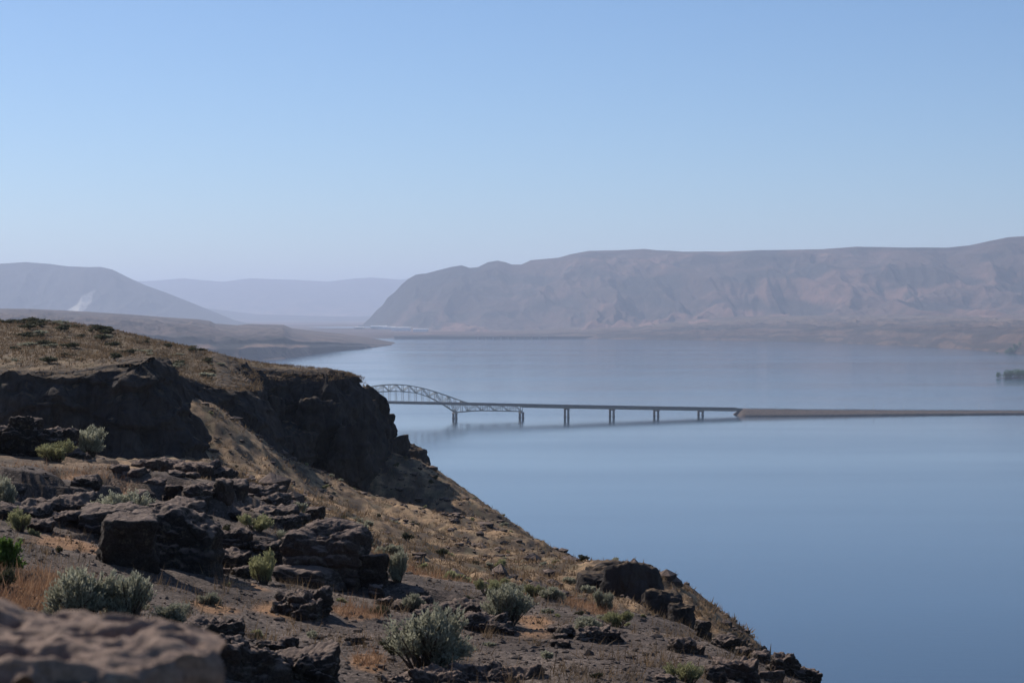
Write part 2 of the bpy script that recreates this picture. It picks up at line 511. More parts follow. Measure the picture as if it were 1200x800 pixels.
# ------------------------------------------------------------------ near land: terrace, grassy slope, plateau
def rbf(ctrl):
    c = np.array(ctrl, float)
    q = np.stack([c[:, 0] / c[:, 1] * 70, np.log(c[:, 1]) * 60], -1)
    n = len(q)
    A = np.sqrt(((q[:, None] - q[None]) ** 2).sum(-1) + 2.0)
    B = np.concatenate([np.ones((n, 1)), q], 1)
    K = np.block([[A + 0.02 * np.eye(n), B], [B.T, np.zeros((3, 3))]])
    w = np.linalg.solve(K, np.concatenate([c[:, 2], np.zeros(3)]))
    def ev(X, Y):
        Yc = np.maximum(Y, 4.0)
        a, b = np.clip(X / Yc * 70, -45, 200), np.log(Yc) * 60
        s = w[n] + w[n + 1] * a + w[n + 2] * b
        for i in range(n):
            s = s + w[i] * np.sqrt((a - q[i, 0]) ** 2 + (b - q[i, 1]) ** 2 + 2.0)
        return s
    return ev

PT = lambda px, py, Y: W(px, py, Y)
LOW = []
for x in (-3, -1, 1, 3):
    LOW += [(x, 4, ZC - 1.75), (x, 6, ZC - 2.1), (x, 9, ZC - 2.9)]
for x in (-5, -2, 1.5, 5):
    LOW += [(x, 14, ZC - 4.2), (x * 1.4, 21, ZC - 4.9 - 0.1 * max(x, 0))]
for p in [(0, 705, 30), (60, 695, 32), (0, 645, 37), (130, 722, 30), (250, 735, 29), (400, 795, 29), (500, 792, 30), (600, 792, 30), (700, 790, 30.5), (780, 797, 31),
          (860, 797, 34), (940, 796, 37), (100, 645, 42), (200, 670, 40), (300, 692, 40), (400, 702, 42), (300, 742, 34), (400, 747, 35), (550, 742, 38), (650, 757, 37),
          (750, 748, 40), (800, 748, 43), (838, 756, 43), (890, 775, 41), (950, 797, 39), (480, 692, 52), (600, 693, 52), (560, 702, 48), (680, 707, 52), (740, 718, 52), (785, 728, 52),
          (30, 565, 62), (100, 572, 60), (200, 566, 68), (150, 552, 75), (60, 550, 68), (20, 602, 50), (100, 616, 49), (200, 612, 54), (280, 604, 62), (250, 568, 72),
          (300, 564, 80), (350, 602, 72), (320, 645, 52), (260, 648, 49), (420, 650, 64), (455, 672, 60), (30, 535, 72), (-60, 530, 72), (-60, 600, 48), (-100, 690, 30),
          (380, 622, 95), (330, 582, 110), (280, 553, 130), (150, 549, 120), (50, 549, 120), (-80, 549, 120), (150, 546, 165), (30, 546, 165), (-80, 546, 165), (240, 547, 165),
          (256, 490, 194), (240, 474, 208), (285, 502, 198), (300, 512, 203), (318, 522, 215), (350, 588, 150), (400, 602, 165), (430, 620, 190), (400, 587, 228), (330, 534, 230), (450, 606, 236), (365, 566, 200), (450, 650, 115), (500, 650, 125),
          (560, 640, 150), (530, 622, 195), (480, 612, 228), (600, 652, 140), (640, 672, 115), (682, 676, 110), (600, 684, 86), (500, 684, 80), (440, 664, 90), (680, 706, 98), (785, 728, 94),
          (498, 549, 270), (470, 535, 262), (540, 572, 255), (580, 602, 240), (620, 632, 215), (652, 645, 190), (690, 656, 140), (712, 657, 118), (748, 668, 110), (772, 682, 106)]:
    LOW.append(PT(*p))
for p in [(498, 549, 270), (540, 572, 255), (580, 602, 240), (620, 632, 215), (652, 645, 190), (712, 657, 140), (780, 690, 104), (790, 728, 70), (840, 756, 43), (975, 800, 36), (1000, 900, 26)]:
    x, y, z = PT(*p)
    LOW += [(x + 5 + 0.03 * y, y + 3, z - 3 - 0.035 * y), (x + 14 + 0.1 * y, y + 5, z - 12 - 0.11 * y)]
LOWF0 = rbf(LOW)
UP = [PT(*p) for p in [(-80, 442, 172), (0, 440, 172), (100, 440, 172), (180, 427, 172), (222, 418, 176), (0, 405, 205), (100, 408, 205), (-80, 400, 205), (0, 379, 248), (-80, 378, 248), (60, 379.5, 247), (100, 382, 245),
                       (150, 396, 240), (200, 408, 236), (250, 422, 232), (290, 434, 237), (212, 426, 188), (236, 443, 197), (262, 456, 206), (298, 459, 208), (290, 448, 222), (305, 440, 238), (350, 436, 246), (385, 434, 250), (412, 440, 250), (425, 455, 256)]]
UP += [(-60, 300, ZC - 6), (-32, 300, ZC - 14), (-18, 285, ZC - 14), (-90, 300, ZC - 4), (-90, 200, ZC - 3.5)]
UPF = rbf(UP)

CLIFF = [(-95, 177), (-62, 173.5), (-47, 172), (-40, 170.5), (-33, 171.5), (-30, 170.8), (-28.0, 173), (-27.6, 178), (-30.2, 186), (-32.0, 195), (-30.2, 201), (-27.2, 203.5), (-24.9, 206.5), (-24.9, 214), (-26.6, 226), (-28.2, 236),
         (-26.8, 241), (-23.5, 242.2), (-20.5, 242), (-18.3, 245), (-17.2, 251), (-17.6, 262), (-20, 275), (-26, 290), (-40, 308), (-95, 325)]
def catmull(p, step):
    p = np.array(p, float)
    q = np.concatenate([[2 * p[0] - p[1]], p, [2 * p[-1] - p[-2]]])
    out = []
    for i in range(len(p) - 1):
        a, b, c, d = q[i:i + 4]
        n = max(2, int(np.linalg.norm(c - b) / step))
        t = (np.arange(n) / n)[:, None]
        out.append(0.5 * ((2 * b) + (c - a) * t + (2 * a - 5 * b + 4 * c - d) * t ** 2 + (3 * b - a - 3 * c + d) * t ** 3))
    out.append(p[-1:])
    return np.concatenate(out)
CP = catmull(CLIFF, 1.5)
def plateau_sd(X, Y):
    """signed distance to the plateau rim, positive inside (on the plateau)"""
    sh = X.shape
    x, y = X.ravel(), Y.ravel()
    d = np.full(x.size, 1e9)
    ins = np.zeros(x.size, bool)
    poly = np.concatenate([CP, [[-400, 325], [-400, 177]]])
    for i in range(len(poly)):
        a, b = poly[i], poly[(i + 1) % len(poly)]
        e = b - a
        if i < len(CP) - 1:
            t = np.clip(((x - a[0]) * e[0] + (y - a[1]) * e[1]) / (e @ e), 0, 1)
            d = np.minimum(d, np.hypot(x - a[0] - t * e[0], y - a[1] - t * e[1]))
        cond = (a[1] > y) != (b[1] > y)
        with np.errstate(divide='ignore', invalid='ignore'):
            xi = a[0] + (y - a[1]) / (e[1] if e[1] else 1e-9) * e[0]
        ins ^= cond & (x < xi)
    return np.where(ins, d, -d).reshape(sh)

def lowf(X, Y):
    z = LOWF0(X, Y)
    lim = ZC - 2 - 0.62 * (X - 6 - 0.06 * Y)           # the bank keeps falling to the river
    z = np.minimum(z, np.where(X > 8 + 0.06 * Y, np.maximum(lim, -15), 1e9))
    k = sstep(9, 14, Y)                                # the ledge the viewer stands on
    return z * k + (1 - k) * (ZC - 1.75 - 0.115 * np.clip(Y - 4, 0, 20) - 0.012 * np.clip(Y - 4, 0, 20) ** 2)

def stony(X, Y):
    """1 on the gravel terrace, 0 on the grassy slope"""
    n = fbm(X / 6, Y / 9, 2.2, 3)
    return sstep(70, 56, Y + 14 * n + 0.5 * X)

def ground_z(X, Y, detail=True):
    lo = lowf(X, Y)
    if detail:
        st = stony(X, Y)
        # broken ledges on the terrace, rills running down the slope
        led = fbm(X / 5.5 + 3, Y / 8.0, 0.7, 3)
        lo = lo + st * 0.45 * (sstep(0.02, 0.07, led) + 0.6 * sstep(0.22, 0.27, led) - 0.45) * sstep(40, 50, Y + 0.8 * fbm(X / 4, Y / 4, 9, 2)) * sstep(2, -6, X - 0.02 * Y)
        lo = lo + st * (0.055 * fbm(X / 1.3, Y / 1.3, 0, 4) + 0.022 * fbm(X / 0.28, Y / 0.28, 1, 3)) * sstep(5, 12, Y)
        rl = ridged((X + 0.34 * Y) / 6.0, (Y - 0.34 * X) / 34, 0.2, 4)
        lo = lo + (1 - st) * ((rl - 0.9) * 0.45 + 0.26 * fbm(X / 2.2, Y / 2.2, 2, 4) + 0.14 * fbm(X / 0.8, Y / 0.8, 4, 3)) * sstep(60, 90, Y)
    sd = plateau_sd(X, Y) if np.ndim(X) else plateau_sd(np.array([X], float), np.array([Y], float))
    up = UPF(X, Y)
    if detail:
        up = up + 0.30 * fbm(X / 6, Y / 6, 5, 4) + 0.10 * fbm(X / 1.2, Y / 1.2, 6, 3)
    k = sstep(2.0, 3.6, sd)
    return lo * (1 - k) + up * k

us = np.linspace(-0.34, 0.30, 640)
ys = np.concatenate([np.linspace(1.5, 4, 5), np.geomspace(4.3, 20, 60), np.geomspace(20.1, 330, 600), np.geomspace(340, 900, 14)])
U_, Y_ = np.meshgrid(us, ys)
X_ = U_ * np.maximum(Y_, 14)
Z_ = ground_z(X_, Y_)
far = sstep(300, 520, Y_)
Z_ = Z_ * (1 - far) + (-20) * far
st = stony(X_, Y_)
sd_ = plateau_sd(X_, Y_)
n1, n2 = fbm(X_ / 3.2, Y_ / 5, 1.1, 4), fbm(X_ / 1.1, Y_ / 2.0, 7.7, 4)
GRAVEL, GRAVEL2 = (0.098, 0.072, 0.058), (0.150, 0.112, 0.088)
SLOPE, SLOPE2, OLIVE, RUSSET = (0.092, 0.064, 0.045), (0.345, 0.222, 0.125), (0.105, 0.088, 0.052), (0.36, 0.19, 0.09)
cg = lerp(GRAVEL, GRAVEL2, sstep(-0.4, 0.5, n1 + 0.5 * n2))
cs = lerp(SLOPE, SLOPE2, sstep(-0.45, 0.45, n1 + 0.7 * n2 + 0.7 * fbm((X_ + 0.34 * Y_) / 2.6, (Y_ - 0.34 * X_) / 24, 2, 4)))
cs = lerp(cs, OLIVE, 0.65 * sstep(0.1, 0.5, n2 - 0.3 * n1))
c = lerp(cs, cg, st)
up_c = lerp((0.095, 0.066, 0.043), (0.235, 0.16, 0.095), sstep(-0.5, 0.5, n2 + 0.6 * n1))
up_c = lerp(up_c, (0.13, 0.11, 0.068), 0.5 * sstep(0.0, 0.5, n1))
c = lerp(c, up_c, sstep(0, 3, sd_))
# russet cheatgrass patches
def patch(px, py, Y, rx, ry):
    x, y, _ = W(px, py, Y)
    return sstep(1.0, 0.35, np.hypot((X_ - x) / rx, (Y_ - y) / ry) + 0.5 * n2)
rus = np.zeros_like(X_)
for p in [(15, 690, 31, 0.8, 4.5), (40, 560, 63, 3, 4), (520, 692, 53, 1.9, 3.2), (610, 693, 54, 1.2, 3), (430, 775, 31, 0.35, 1.2), (690, 712, 50, 0.7, 3), (630, 735, 41, 0.5, 3),
          (420, 722, 39, 0.5, 1.4), (330, 724, 37.5, 0.6, 1.2), (170, 556, 73, 1.0, 2), (80, 635, 42, 1.0, 2), (290, 680, 41, 0.7, 1.3), (250, 715, 36, .5, 1)]:
    rus = np.maximum(rus, patch(*p))
c = lerp(c, RUSSET, 0.75 * rus)
stn = np.clip(st * (1 - 0.8 * rus), 0, 1)[..., None]
me = mesh_np('terrain', np.stack([X_, Y_, Z_], -1), grid_faces(*X_.shape))
set_col(me, np.concatenate([c, stn], -1))
tag(obj('terrain', me, M['ground']), kind='structure', label='stony terrace, grassy slope and plateau above the river')

# ------------------------------------------------------------------ cliff walls
def cliff_wall(name, path, topf, basef, lean=2.6, back=3.8, amp=1.0, step=0.3, nface=70, seed=0.0, label=None):
    p = catmull(path, step)
    d = np.gradient(p, axis=0)
    d /= np.linalg.norm(d, axis=1, keepdims=True) + 1e-9
    for _ in range(6):
        d[1:-1] = (d[:-2] + 2 * d[1:-1] + d[2:]) / 4
    nrm = np.stack([d[:, 1], -d[:, 0]], -1)
    nrm /= np.linalg.norm(nrm, axis=1, keepdims=True)
    nt, ns = 16, len(p)
    ot = -np.linspace(back + 1.6, 1.75, nt) 
    rows = []
    lipx, lipy = p[:, 0], p[:, 1]
    ztop, zbase = topf(lipx - nrm[:, 0] * 2.5, lipy - nrm[:, 1] * 2.5), basef(lipx + nrm[:, 0] * 2, lipy + nrm[:, 1] * 2)
    for k, o_ in enumerate(ot):
        x, y = lipx + nrm[:, 0] * o_, lipy + nrm[:, 1] * o_
        z = topf(x, y) + 0.22 * np.sin(np.pi * min(1, k / (nt - 1)) ** 0.7) - 0.55 * max(0, 1 - k / 3)
        if o_ > -3.2:
            z = np.minimum(z, ztop + 0.15)
        rows.append(np.stack([x, y, z], -1))
    for k in range(nface):
        t = k / (nface - 1)
        z = ztop * (1 - t) + (zbase - 3.0) * t
        o_ = -1.6 * (1 - t) ** 5 + lean * t
        rows.append(np.stack([lipx + nrm[:, 0] * o_, lipy + nrm[:, 1] * o_, z], -1))
    V = np.array(rows)
    x, y, z = V[..., 0], V[..., 1], V[..., 2]
    face = np.zeros(V.shape[:2]); face[nt:] = 1
    face[nt - 3:nt] = np.array([0.25, 0.5, 0.8])[:, None]
    ends = sstep(0, 0.05, np.arange(ns) / ns) * sstep(0, 0.05, 1 - np.arange(ns) / ns)
    # buttresses and columns, set-back ledges, then rubble
    disp = 1.5 * terrace(fbm(x / 6 + seed, y / 6, z / 11, 3), 5) + 0.6 * ridged(x / 2.4 + seed, y / 2.4, z / 12, 3) - 0.4 + 0.5 * terrace(fbm(x / 2.2 + seed, y / 2.2, z / 3, 2), 4)
    f3 = z / 3.1 + 0.9 * fbm(x / 9, y / 9, seed, 2)
    disp = disp + 0.8 * (sstep(0.75, 0.95, f3 - np.floor(f3)) - 0.5 - 0.8 * (f3 - np.floor(f3) - 0.5)) + 0.28 * fbm(x / 1.1, y / 1.1, z / 1.1, 4)
    disp = disp * amp * face * (0.35 + 0.65 * ends)
    V[..., 0] += nrm[:, 0] * disp
    V[..., 1] += nrm[:, 1] * disp
    near = np.zeros(V.shape[:2]); near[nt - 6:] = 1
    V[..., 2] += (1 - face) * 0.12 * fbm(x / 1.5, y / 1.5, 3, 3) + near * 0.55 * amp * fbm(lipx / 3.5 + seed, lipy / 3.5, 6, 4)[None, :] * np.exp(-np.maximum(0, np.arange(V.shape[0]) - nt - 10) / 6.0)[:, None] + 0.25 * amp * face * fbm(x / 1.7, y / 1.7, z / 0.9 + 9, 3)
    me = mesh_np(name, V, grid_faces(*V.shape[:2])[:, ::-1])
    return tag(obj(name, me, M['cliff']), kind='structure', label=label)

gz0 = lambda x, y: lowf(x, y)
cliff_wall('cliff', CLIFF[:10], lambda x, y: UPF(x, y), gz0, seed=1.0, label='dark shaded basalt cliff below the grassy plateau')
cliff_wall('cliff', CLIFF[8:16], lambda x, y: UPF(x, y), gz0, seed=2.0, amp=0.75, label='short dark cliff in the notch between two headlands')
cliff_wall('cliff', CLIFF[14:22], lambda x, y: UPF(x, y), gz0, seed=3.0, label='tall dark basalt headland in front of the bridge')
#@@OBJECTS
# ------------------------------------------------------------------ bridge and causeway
class MB:
    def __init__(s):
        s.v, s.f = [], []
    def hexa(s, c):
        b = len(s.v); s.v += [tuple(p) for p in c]
        s.f += [tuple(b + i for i in q) for q in ((0, 3, 2, 1), (4, 5, 6, 7), (0, 1, 5, 4), (1, 2, 6, 5), (2, 3, 7, 6), (3, 0, 4, 7))]
    def box(s, x0, x1, y0, y1, z0, z1):
        s.hexa([(x0, y0, z0), (x1, y0, z0), (x1, y1, z0), (x0, y1, z0), (x0, y0, z1), (x1, y0, z1), (x1, y1, z1), (x0, y1, z1)])
    def beam(s, a, b, w, h=None):
        a, b = np.array(a, float), np.array(b, float)
        d = (b - a) / (np.linalg.norm(b - a) + 1e-9)
        up = np.array([0, 0, 1.0]) if abs(d[2]) < 0.9 else np.array([1.0, 0, 0])
        r = np.cross(d, up); r /= np.linalg.norm(r); u = np.cross(r, d)
        h = h or w
        o = [(-r * w - u * h) / 2, (r * w - u * h) / 2, (r * w + u * h) / 2, (-r * w + u * h) / 2]
        s.hexa([a + q for q in o] + [b + q for q in o])
    def prism(s, ring0, ring1):
        b = len(s.v); n = len(ring0)
        s.v += [tuple(p) for p in ring0] + [tuple(p) for p in ring1]
        for i in range(n):
            j = (i + 1) % n
            s.f.append((b + i, b + j, b + n + j, b + n + i))
        s.f.append(tuple(b + n + i for i in range(n)))
        s.f.append(tuple(b + n - 1 - i for i in range(n)))
    def cyl(s, x, y, z0, z1, r0, r1=None, n=12):
        r1 = r1 or r0
        a = np.linspace(0, 2 * np.pi, n, endpoint=False)
        s.prism([(x + r0 * math.cos(t), y + r0 * math.sin(t), z0) for t in a], [(x + r1 * math.cos(t), y + r1 * math.sin(t), z1) for t in a])
    def build(s, name, m, parent=None):
        me = bpy.data.meshes.new(name)
        me.from_pydata(s.v, [], s.f); me.update()
        return obj(name, me, m, parent)

BA = R(14)
B0 = (W(533, 490, 2700)[0], 2700.0)
bridge = empty('arch_bridge', (B0[0], B0[1], 0), BA)
tag(bridge, 'long steel arch bridge on twin-column piers crossing the river to the causeway', 'bridge')
def s_of(px):
    u = (px - 600) / F
    return (u * B0[1] - B0[0]) / (math.cos(BA) - u * math.sin(BA))
def z_of(px, py):
    return ZC - (py - HZ) / F * (B0[1] + s_of(px) * math.sin(BA))
SA, SL = s_of(464), 2 * s_of(464)
DK = [(-460, z_of(440, 470.6)), (s_of(440), z_of(440, 470.6)), (0, z_of(533, 472.3)), (s_of(611), z_of(611, 474)), (s_of(664), z_of(664, 475.1)), (s_of(769), z_of(769, 477)), (s_of(868), z_of(868, 478.6))]
dz = lambda s_: float(ipl(DK, s_))
HALF = 5.0
def strip(mb, s0, s1, t0, t1, za, zb, n):
    ss = np.linspace(s0, s1, n + 1)
    for a_, b_ in zip(ss[:-1], ss[1:]):
        mb.hexa([(a_, t0, dz(a_) + za), (b_, t0, dz(b_) + za), (b_, t1, dz(b_) + za), (a_, t1, dz(a_) + za),
                 (a_, t0, dz(a_) + zb), (b_, t0, dz(b_) + zb), (b_, t1, dz(b_) + zb), (a_, t1, dz(a_) + zb)])
SE0, SE1, ST1 = -460.0, s_of(867), s_of(611)
ST0 = SL - ST1
mb = MB(); strip(mb, SE0, SE1, -11, 11, -0.9, -0.1, 60); mb.build('deck', M['concrete'], bridge)
mb = MB(); strip(mb, SE0, SE1, -10.2, 10.2, -0.1, 0.004, 60); mb.build('roadway', M['asphalt'], bridge)
for t_ in (-10.8, 10.8):
    mb = MB(); strip(mb, SE0, SE1, t_ - 0.15, t_ + 0.15, -0.1, 0.95, 60); mb.build('railing', M['concrete'], bridge)
for t_ in (-8.5, 8.5):                                              # plate girders under the approach spans
    mb = MB(); strip(mb, ST1, SE1, t_ - 0.4, t_ + 0.4, -3.4, -0.9, 24); mb.build('girder', M['steel'], bridge)
    mb = MB(); strip(mb, SE0, ST0, t_ - 0.4, t_ + 0.4, -3.4, -0.9, 24); mb.build('girder', M['steel'], bridge)
    mb = MB(); strip(mb, ST0, ST1, t_ - 0.3, t_ + 0.3, -2.0, -0.9, 40); mb.build('stringer', M['steel'], bridge)
HS = abs(SA)
TOPC = [(0, 21.6), (28, 20.4), (50, 14.2), (72, 6.8), (84, 3.0), (95, 0.2), (110, -0.9), (400, -0.9)]
BOTC = [(0, 13.8), (24, 12.4), (40, 8.2), (55.5, 1.0), (66, -5.2), (HS, -11.6), (HS + 13, -10.3), (HS + 27, -9.0), (HS + 42, -8.6), (400, -8.8)]
def smooth_tab(tab, k=2):
    x = np.linspace(0, 200, 401); y = ipl(tab, x)
    for _ in range(6):
        y[1:-1] = (y[:-2] + 2 * y[1:-1] + y[2:]) / 4
    return list(zip(x, y))
TOPC = smooth_tab(TOPC)
_q = np.array(TOPC); _k = _q[:, 0] < 96
_f = np.polyfit(np.concatenate([-_q[_k, 0], _q[_k, 0]]), np.concatenate([_q[_k, 1], _q[_k, 1]]), 4)
TOPC = [(a_, float(np.polyval(_f, a_)) if a_ < 88 else b_) for a_, b_ in TOPC]
np_half = 9
pan = HS / np_half
nside = int(round(ST1 / pan))
ds = [i * pan for i in range(np_half + 1)] + [HS + (i + 1) * ST1 / nside for i in range(nside)]
for t_ in (-HALF, HALF):
    top, bot, web = MB(), MB(), MB()
    for sg in (-1, 1):
        nodes = [(SA + sg * d_, d_) for d_ in ds]
        P0 = [(s_, t_, dz(s_) + float(ipl(TOPC, d_))) for s_, d_ in nodes]
        P1 = [(s_, t_, dz(s_) + float(ipl(BOTC, d_))) for s_, d_ in nodes]
        for i in range(len(nodes) - 1):
            top.beam(P0[i], P0[i + 1], 1.0, 1.0)
            bot.beam(P1[i], P1[i + 1], 0.9, 0.9)
            a_, b_ = (P0[i], P1[i + 1]) if i % 2 == 0 else (P1[i], P0[i + 1])
            web.beam(a_, b_, 0.8)
            web.beam(P0[i + 1], P1[i + 1], 0.7)
        for i, (s_, d_) in enumerate(nodes):
            if ipl(BOTC, d_) > 1.6 and not (sg == 1 and i == 0):
                h_ = MB(); h_.beam(P1[i], (s_, t_, dz(s_) - 0.8), 0.5); h_.build('hanger', M['steel'], bridge)
    web.beam((SA, t_, dz(SA) + 21.6), (SA, t_, dz(SA) + 13.8), 0.5)
    top.build('arch_top_chord', M['steel'], bridge)
    bot.build('arch_bottom_chord', M['steel'], bridge)
    web.build('truss_web', M['steel'], bridge)
for i, d_ in enumerate(ds):
    for sg in (-1, 1):
        s_ = SA + sg * d_
        for tab in (TOPC, BOTC):
            z_ = dz(s_) + float(ipl(tab, d_))
            if z_ > dz(s_) + 5.5 or z_ < dz(s_) - 1.0:
                br = MB(); br.beam((s_, -HALF, z_), (s_, HALF, z_), 0.5); br.build('cross_brace', M['steel'], bridge)
def pier(s_, ztop, wide):
    root = MB()
    root.box(s_ - 1.3, s_ + 1.3, -10.5, 10.5, ztop - 1.6, ztop)
    cap = root.build('pier', M['concrete'], bridge)
    for t_ in (-8.2, 8.2):
        c_ = MB(); c_.cyl(s_, t_, -12, ztop - 1.5, wide * 1.1, wide, 16); c_.build('column', M['concrete'], cap)
        f_ = MB(); f_.cyl(s_, t_, -12, 1.0, wide * 1.25, wide * 1.25, 16); f_.build('footing', M['concrete'], cap)
for s_ in (0.0, SL):
    pier(s_, dz(s_) - 11.9, 1.5)
for s_ in (ST1, ST0):
    pier(s_, dz(s_) - 9.2, 1.5)
for px_ in (664, 717, 769, 821):
    s_ = s_of(px_); pier(s_, dz(s_) - 3.4, 1.45)
for k in range(1, 4):
    s_ = ST0 - 57 * k; pier(s_, dz(s_) - 3.4, 1.45)

# causeway
def cw_axis(px):
    return ipl([(855, B0[1] + s_of(855) * math.sin(BA)), (960, 2800), (1100, 2830), (1200, 2850), (1500, 2900)], px)
pxs = np.concatenate([np.linspace(853, 880, 14), np.linspace(884, 1480, 150)])
cy_ = cw_axis(pxs); cx_ = (pxs - 600) / F * cy_
zt = ZC - (np.interp(pxs, [855, 870, 950, 1060, 1200, 1480], [478.6, 478.9, 480.0, 480.8, 481.2, 481.8]) - HZ) / F * cy_
endk = sstep(0, 22, cx_ - cx_[0])
prof = [(-54, -7.0), (-42, -0.8), (-37, 1.6), (-13.5, None), (-11, None), (11, None), (13.5, None), (24, 1.4), (38, -7.0)]
V = np.zeros((len(pxs), len(prof) * 3 - 2, 3))
po = np.interp(np.linspace(0, len(prof) - 1, V.shape[1]), range(len(prof)), [p[0] for p in prof])
for i in range(len(pxs)):
    zz = [p[1] if p[1] is not None else zt[i] - 0.02 for p in prof]
    V[i, :, 0] = cx_[i]; V[i, :, 1] = cy_[i] + po
    z_ = np.interp(np.linspace(0, len(prof) - 1, V.shape[1]), range(len(prof)), zz)
    V[i, :, 2] = z_ * endk[i] + np.minimum(z_, -3.0) * (1 - endk[i])
slope = (np.abs(po) > 13)[None, :] * 1.0
V[..., 2] += slope * 0.7 * fbm(V[..., 0] / 6, V[..., 1] / 6, 0, 3)
V[..., 1] += slope * 1.2 * fbm(V[..., 0] / 9, V[..., 1] / 9, 4, 3)
causeway = empty('causeway', (0, 0, 0))
tag(causeway, 'long brown rock-filled road causeway joining the end of the bridge', 'causeway')
obj('embankment', mesh_np('embankment', V, grid_faces(*V.shape[:2])), M['riprap'], causeway)
def ribbon(name, o0, o1, zoff, m, thick=0.0, i0=12):
    mb = MB()
    for i in range(i0, len(pxs) - 1):
        j = i + 1
        c0 = [(cx_[i], cy_[i] + o0, zt[i] + zoff), (cx_[j], cy_[j] + o0, zt[j] + zoff), (cx_[j], cy_[j] + o1, zt[j] + zoff), (cx_[i], cy_[i] + o1, zt[i] + zoff)]
        mb.hexa(c0 + [(x, y, z + thick) for x, y, z in c0])
    return mb.build(name, m, causeway)
ribbon('roadway', -10, 10, 0.03, M['asphalt'], 0.08)
ribbon('guard_rail', -11.0, -10.8, 0.45, M['metal'], 0.35)
ribbon('guard_rail', 10.8, 11.0, 0.45, M['metal'], 0.35)
# dark wet stones along the waterline, one belt on the near bank
V2 = []
for i in range(8, len(pxs)):
    for o_, z_ in ((-45.0, -2.5), (-42.0, 0.5), (-38.0, 2.2), (-36.4, 1.8)):
        V2.append((cx_[i], cy_[i] + o_, z_ + 0.12))
V2 = np.array(V2).reshape(-1, 4, 3)
V2[..., 2] += 0.7 * fbm(V2[..., 0] / 5, V2[..., 1] / 5, 7, 3) + 0.2
obj('waterline_stones', mesh_np('waterline_stones', V2, grid_faces(*V2.shape[:2])), M['riprap_dark'], causeway)
lampm = None
for px_, hgt in ((872, 8), (908, 6), (990, 8), (1022, 11), (1057, 8), (1145, 11)):
    y_ = float(cw_axis(px_)); x_ = (px_ - 600) / F * y_; z_ = float(np.interp(px_, pxs, zt))
    root = empty('lamp_post', (x_, y_ - 11.6, z_ - 0.3))
    tag(root, 'slim metal lamp post standing on the edge of the causeway road', 'lamp post', 'lamp posts along the causeway')
    mb = MB(); mb.cyl(0, 0, 0, hgt, 0.28, 0.18, 8); mb.build('pole', M['metal'], root)
    mb = MB(); mb.beam((0, 0, hgt - 0.1), (0, 2.2, hgt + 0.3), 0.2); mb.build('arm', M['metal'], root)
    mb = MB(); mb.box(-0.25, 0.25, 1.9, 3.0, hgt + 0.2, hgt + 0.45); mb.build('lamp_head', M['metal'], root)

# ------------------------------------------------------------------ dam across the far end of the lake
dam = empty('dam', (0, 0, 0))
tag(dam, 'low grey dam with a small white powerhouse crossing the far end of the river', 'dam')
DY = 10550.0
X0, X1 = W(462, 397, DY)[0], W(762, 397, DY)[0]
mb = MB()
mb.prism([(X0, DY - 30, -8), (X1, DY - 30, -8), (X1, DY + 40, -8), (X0, DY + 40, -8)], [(X0, DY - 2, 11), (X1, DY - 2, 11), (X1, DY + 8, 11), (X0, DY + 8, 11)])
mb.build('dam_wall', M['riprap_dark'], dam)
mb = MB(); mb.box(X0, X1, DY - 3.5, DY + 9, 11.05, 13.0); mb.build('parapet', M['concrete'], dam)
for k in range(10):
    x_ = W(560 + 9 * k, 397, DY)[0]
    mb = MB(); mb.box(x_ - 4, x_ + 4, DY - 24, DY - 4, -8, 13 + (k % 2)); mb.build('gate_pier', M['concrete'], dam)
for px_, w_, h_ in ((741, 20, 21), (750, 26, 17), (757, 10, 14)):
    x_ = W(px_, 397, DY)[0]
    mb = MB(); mb.box(x_ - w_, x_ + w_, DY - 30, DY - 5, -4, h_); b_ = mb.build('powerhouse', M['white'], dam)
    mb = MB(); mb.box(x_ - w_ - 1, x_ + w_ + 1, DY - 31, DY - 4, h_ + 0.05, h_ + 1.2); mb.build('roof', M['concrete'], b_)
# pale sheds scattered on the flat below the gap
for k, (px_, py_, Y_s, w_, h_) in enumerate(((444, 383.5, 14500, 55, 12), (456, 384, 14300, 40, 9), (470, 385, 13400, 60, 10), (493, 386.5, 12700, 45, 9), (421, 384.5, 14300, 30, 9))):
    x_, y_, z_ = W(px_, py_, Y_s)
    root = empty('shed', (x_, y_, z_ - 20))
    tag(root, 'distant long pale farm shed on the flat beyond the river', 'shed', 'distant pale sheds beyond the river')
    mb = MB(); mb.box(-w_, w_, -15, 15, -10, 20 + h_ * 0.7); mb.build('wall', M['white'], root)
    mb = MB(); mb.prism([(-w_ - 2, -17, 20 + h_ * 0.7), (w_ + 2, -17, 20 + h_ * 0.7), (w_ + 2, 17, 20 + h_ * 0.7), (-w_ - 2, 17, 20 + h_ * 0.7)],
                        [(-w_ - 2, -1, 20 + h_), (w_ + 2, -1, 20 + h_), (w_ + 2, 1, 20 + h_), (-w_ - 2, 1, 20 + h_)]); mb.build('roof', M['white'], root)

# ------------------------------------------------------------------ leafy things
def leaf_mesh(name, pos, dirs, ln, wd, colv, r):
    """one diamond leaf per row"""
    n = len(pos)
    dirs = dirs / (np.linalg.norm(dirs, axis=1, keepdims=True) + 1e-9)
    side = np.cross(dirs, r.normal(size=(n, 3))); side /= np.linalg.norm(side, axis=1, keepdims=True) + 1e-9
    ln, wd = np.broadcast_to(ln, n)[:, None], np.broadcast_to(wd, n)[:, None]
    v = np.stack([pos, pos + dirs * ln * 0.55 + side * wd, pos + dirs * ln, pos + dirs * ln * 0.55 - side * wd], 1).reshape(-1, 3)
    me = mesh_np(name, v, np.arange(4 * n).reshape(n, 4), False)
    set_col(me, np.repeat(np.clip(colv, 0, 1), 4)[:, None] * np.ones((1, 3)))
    return me

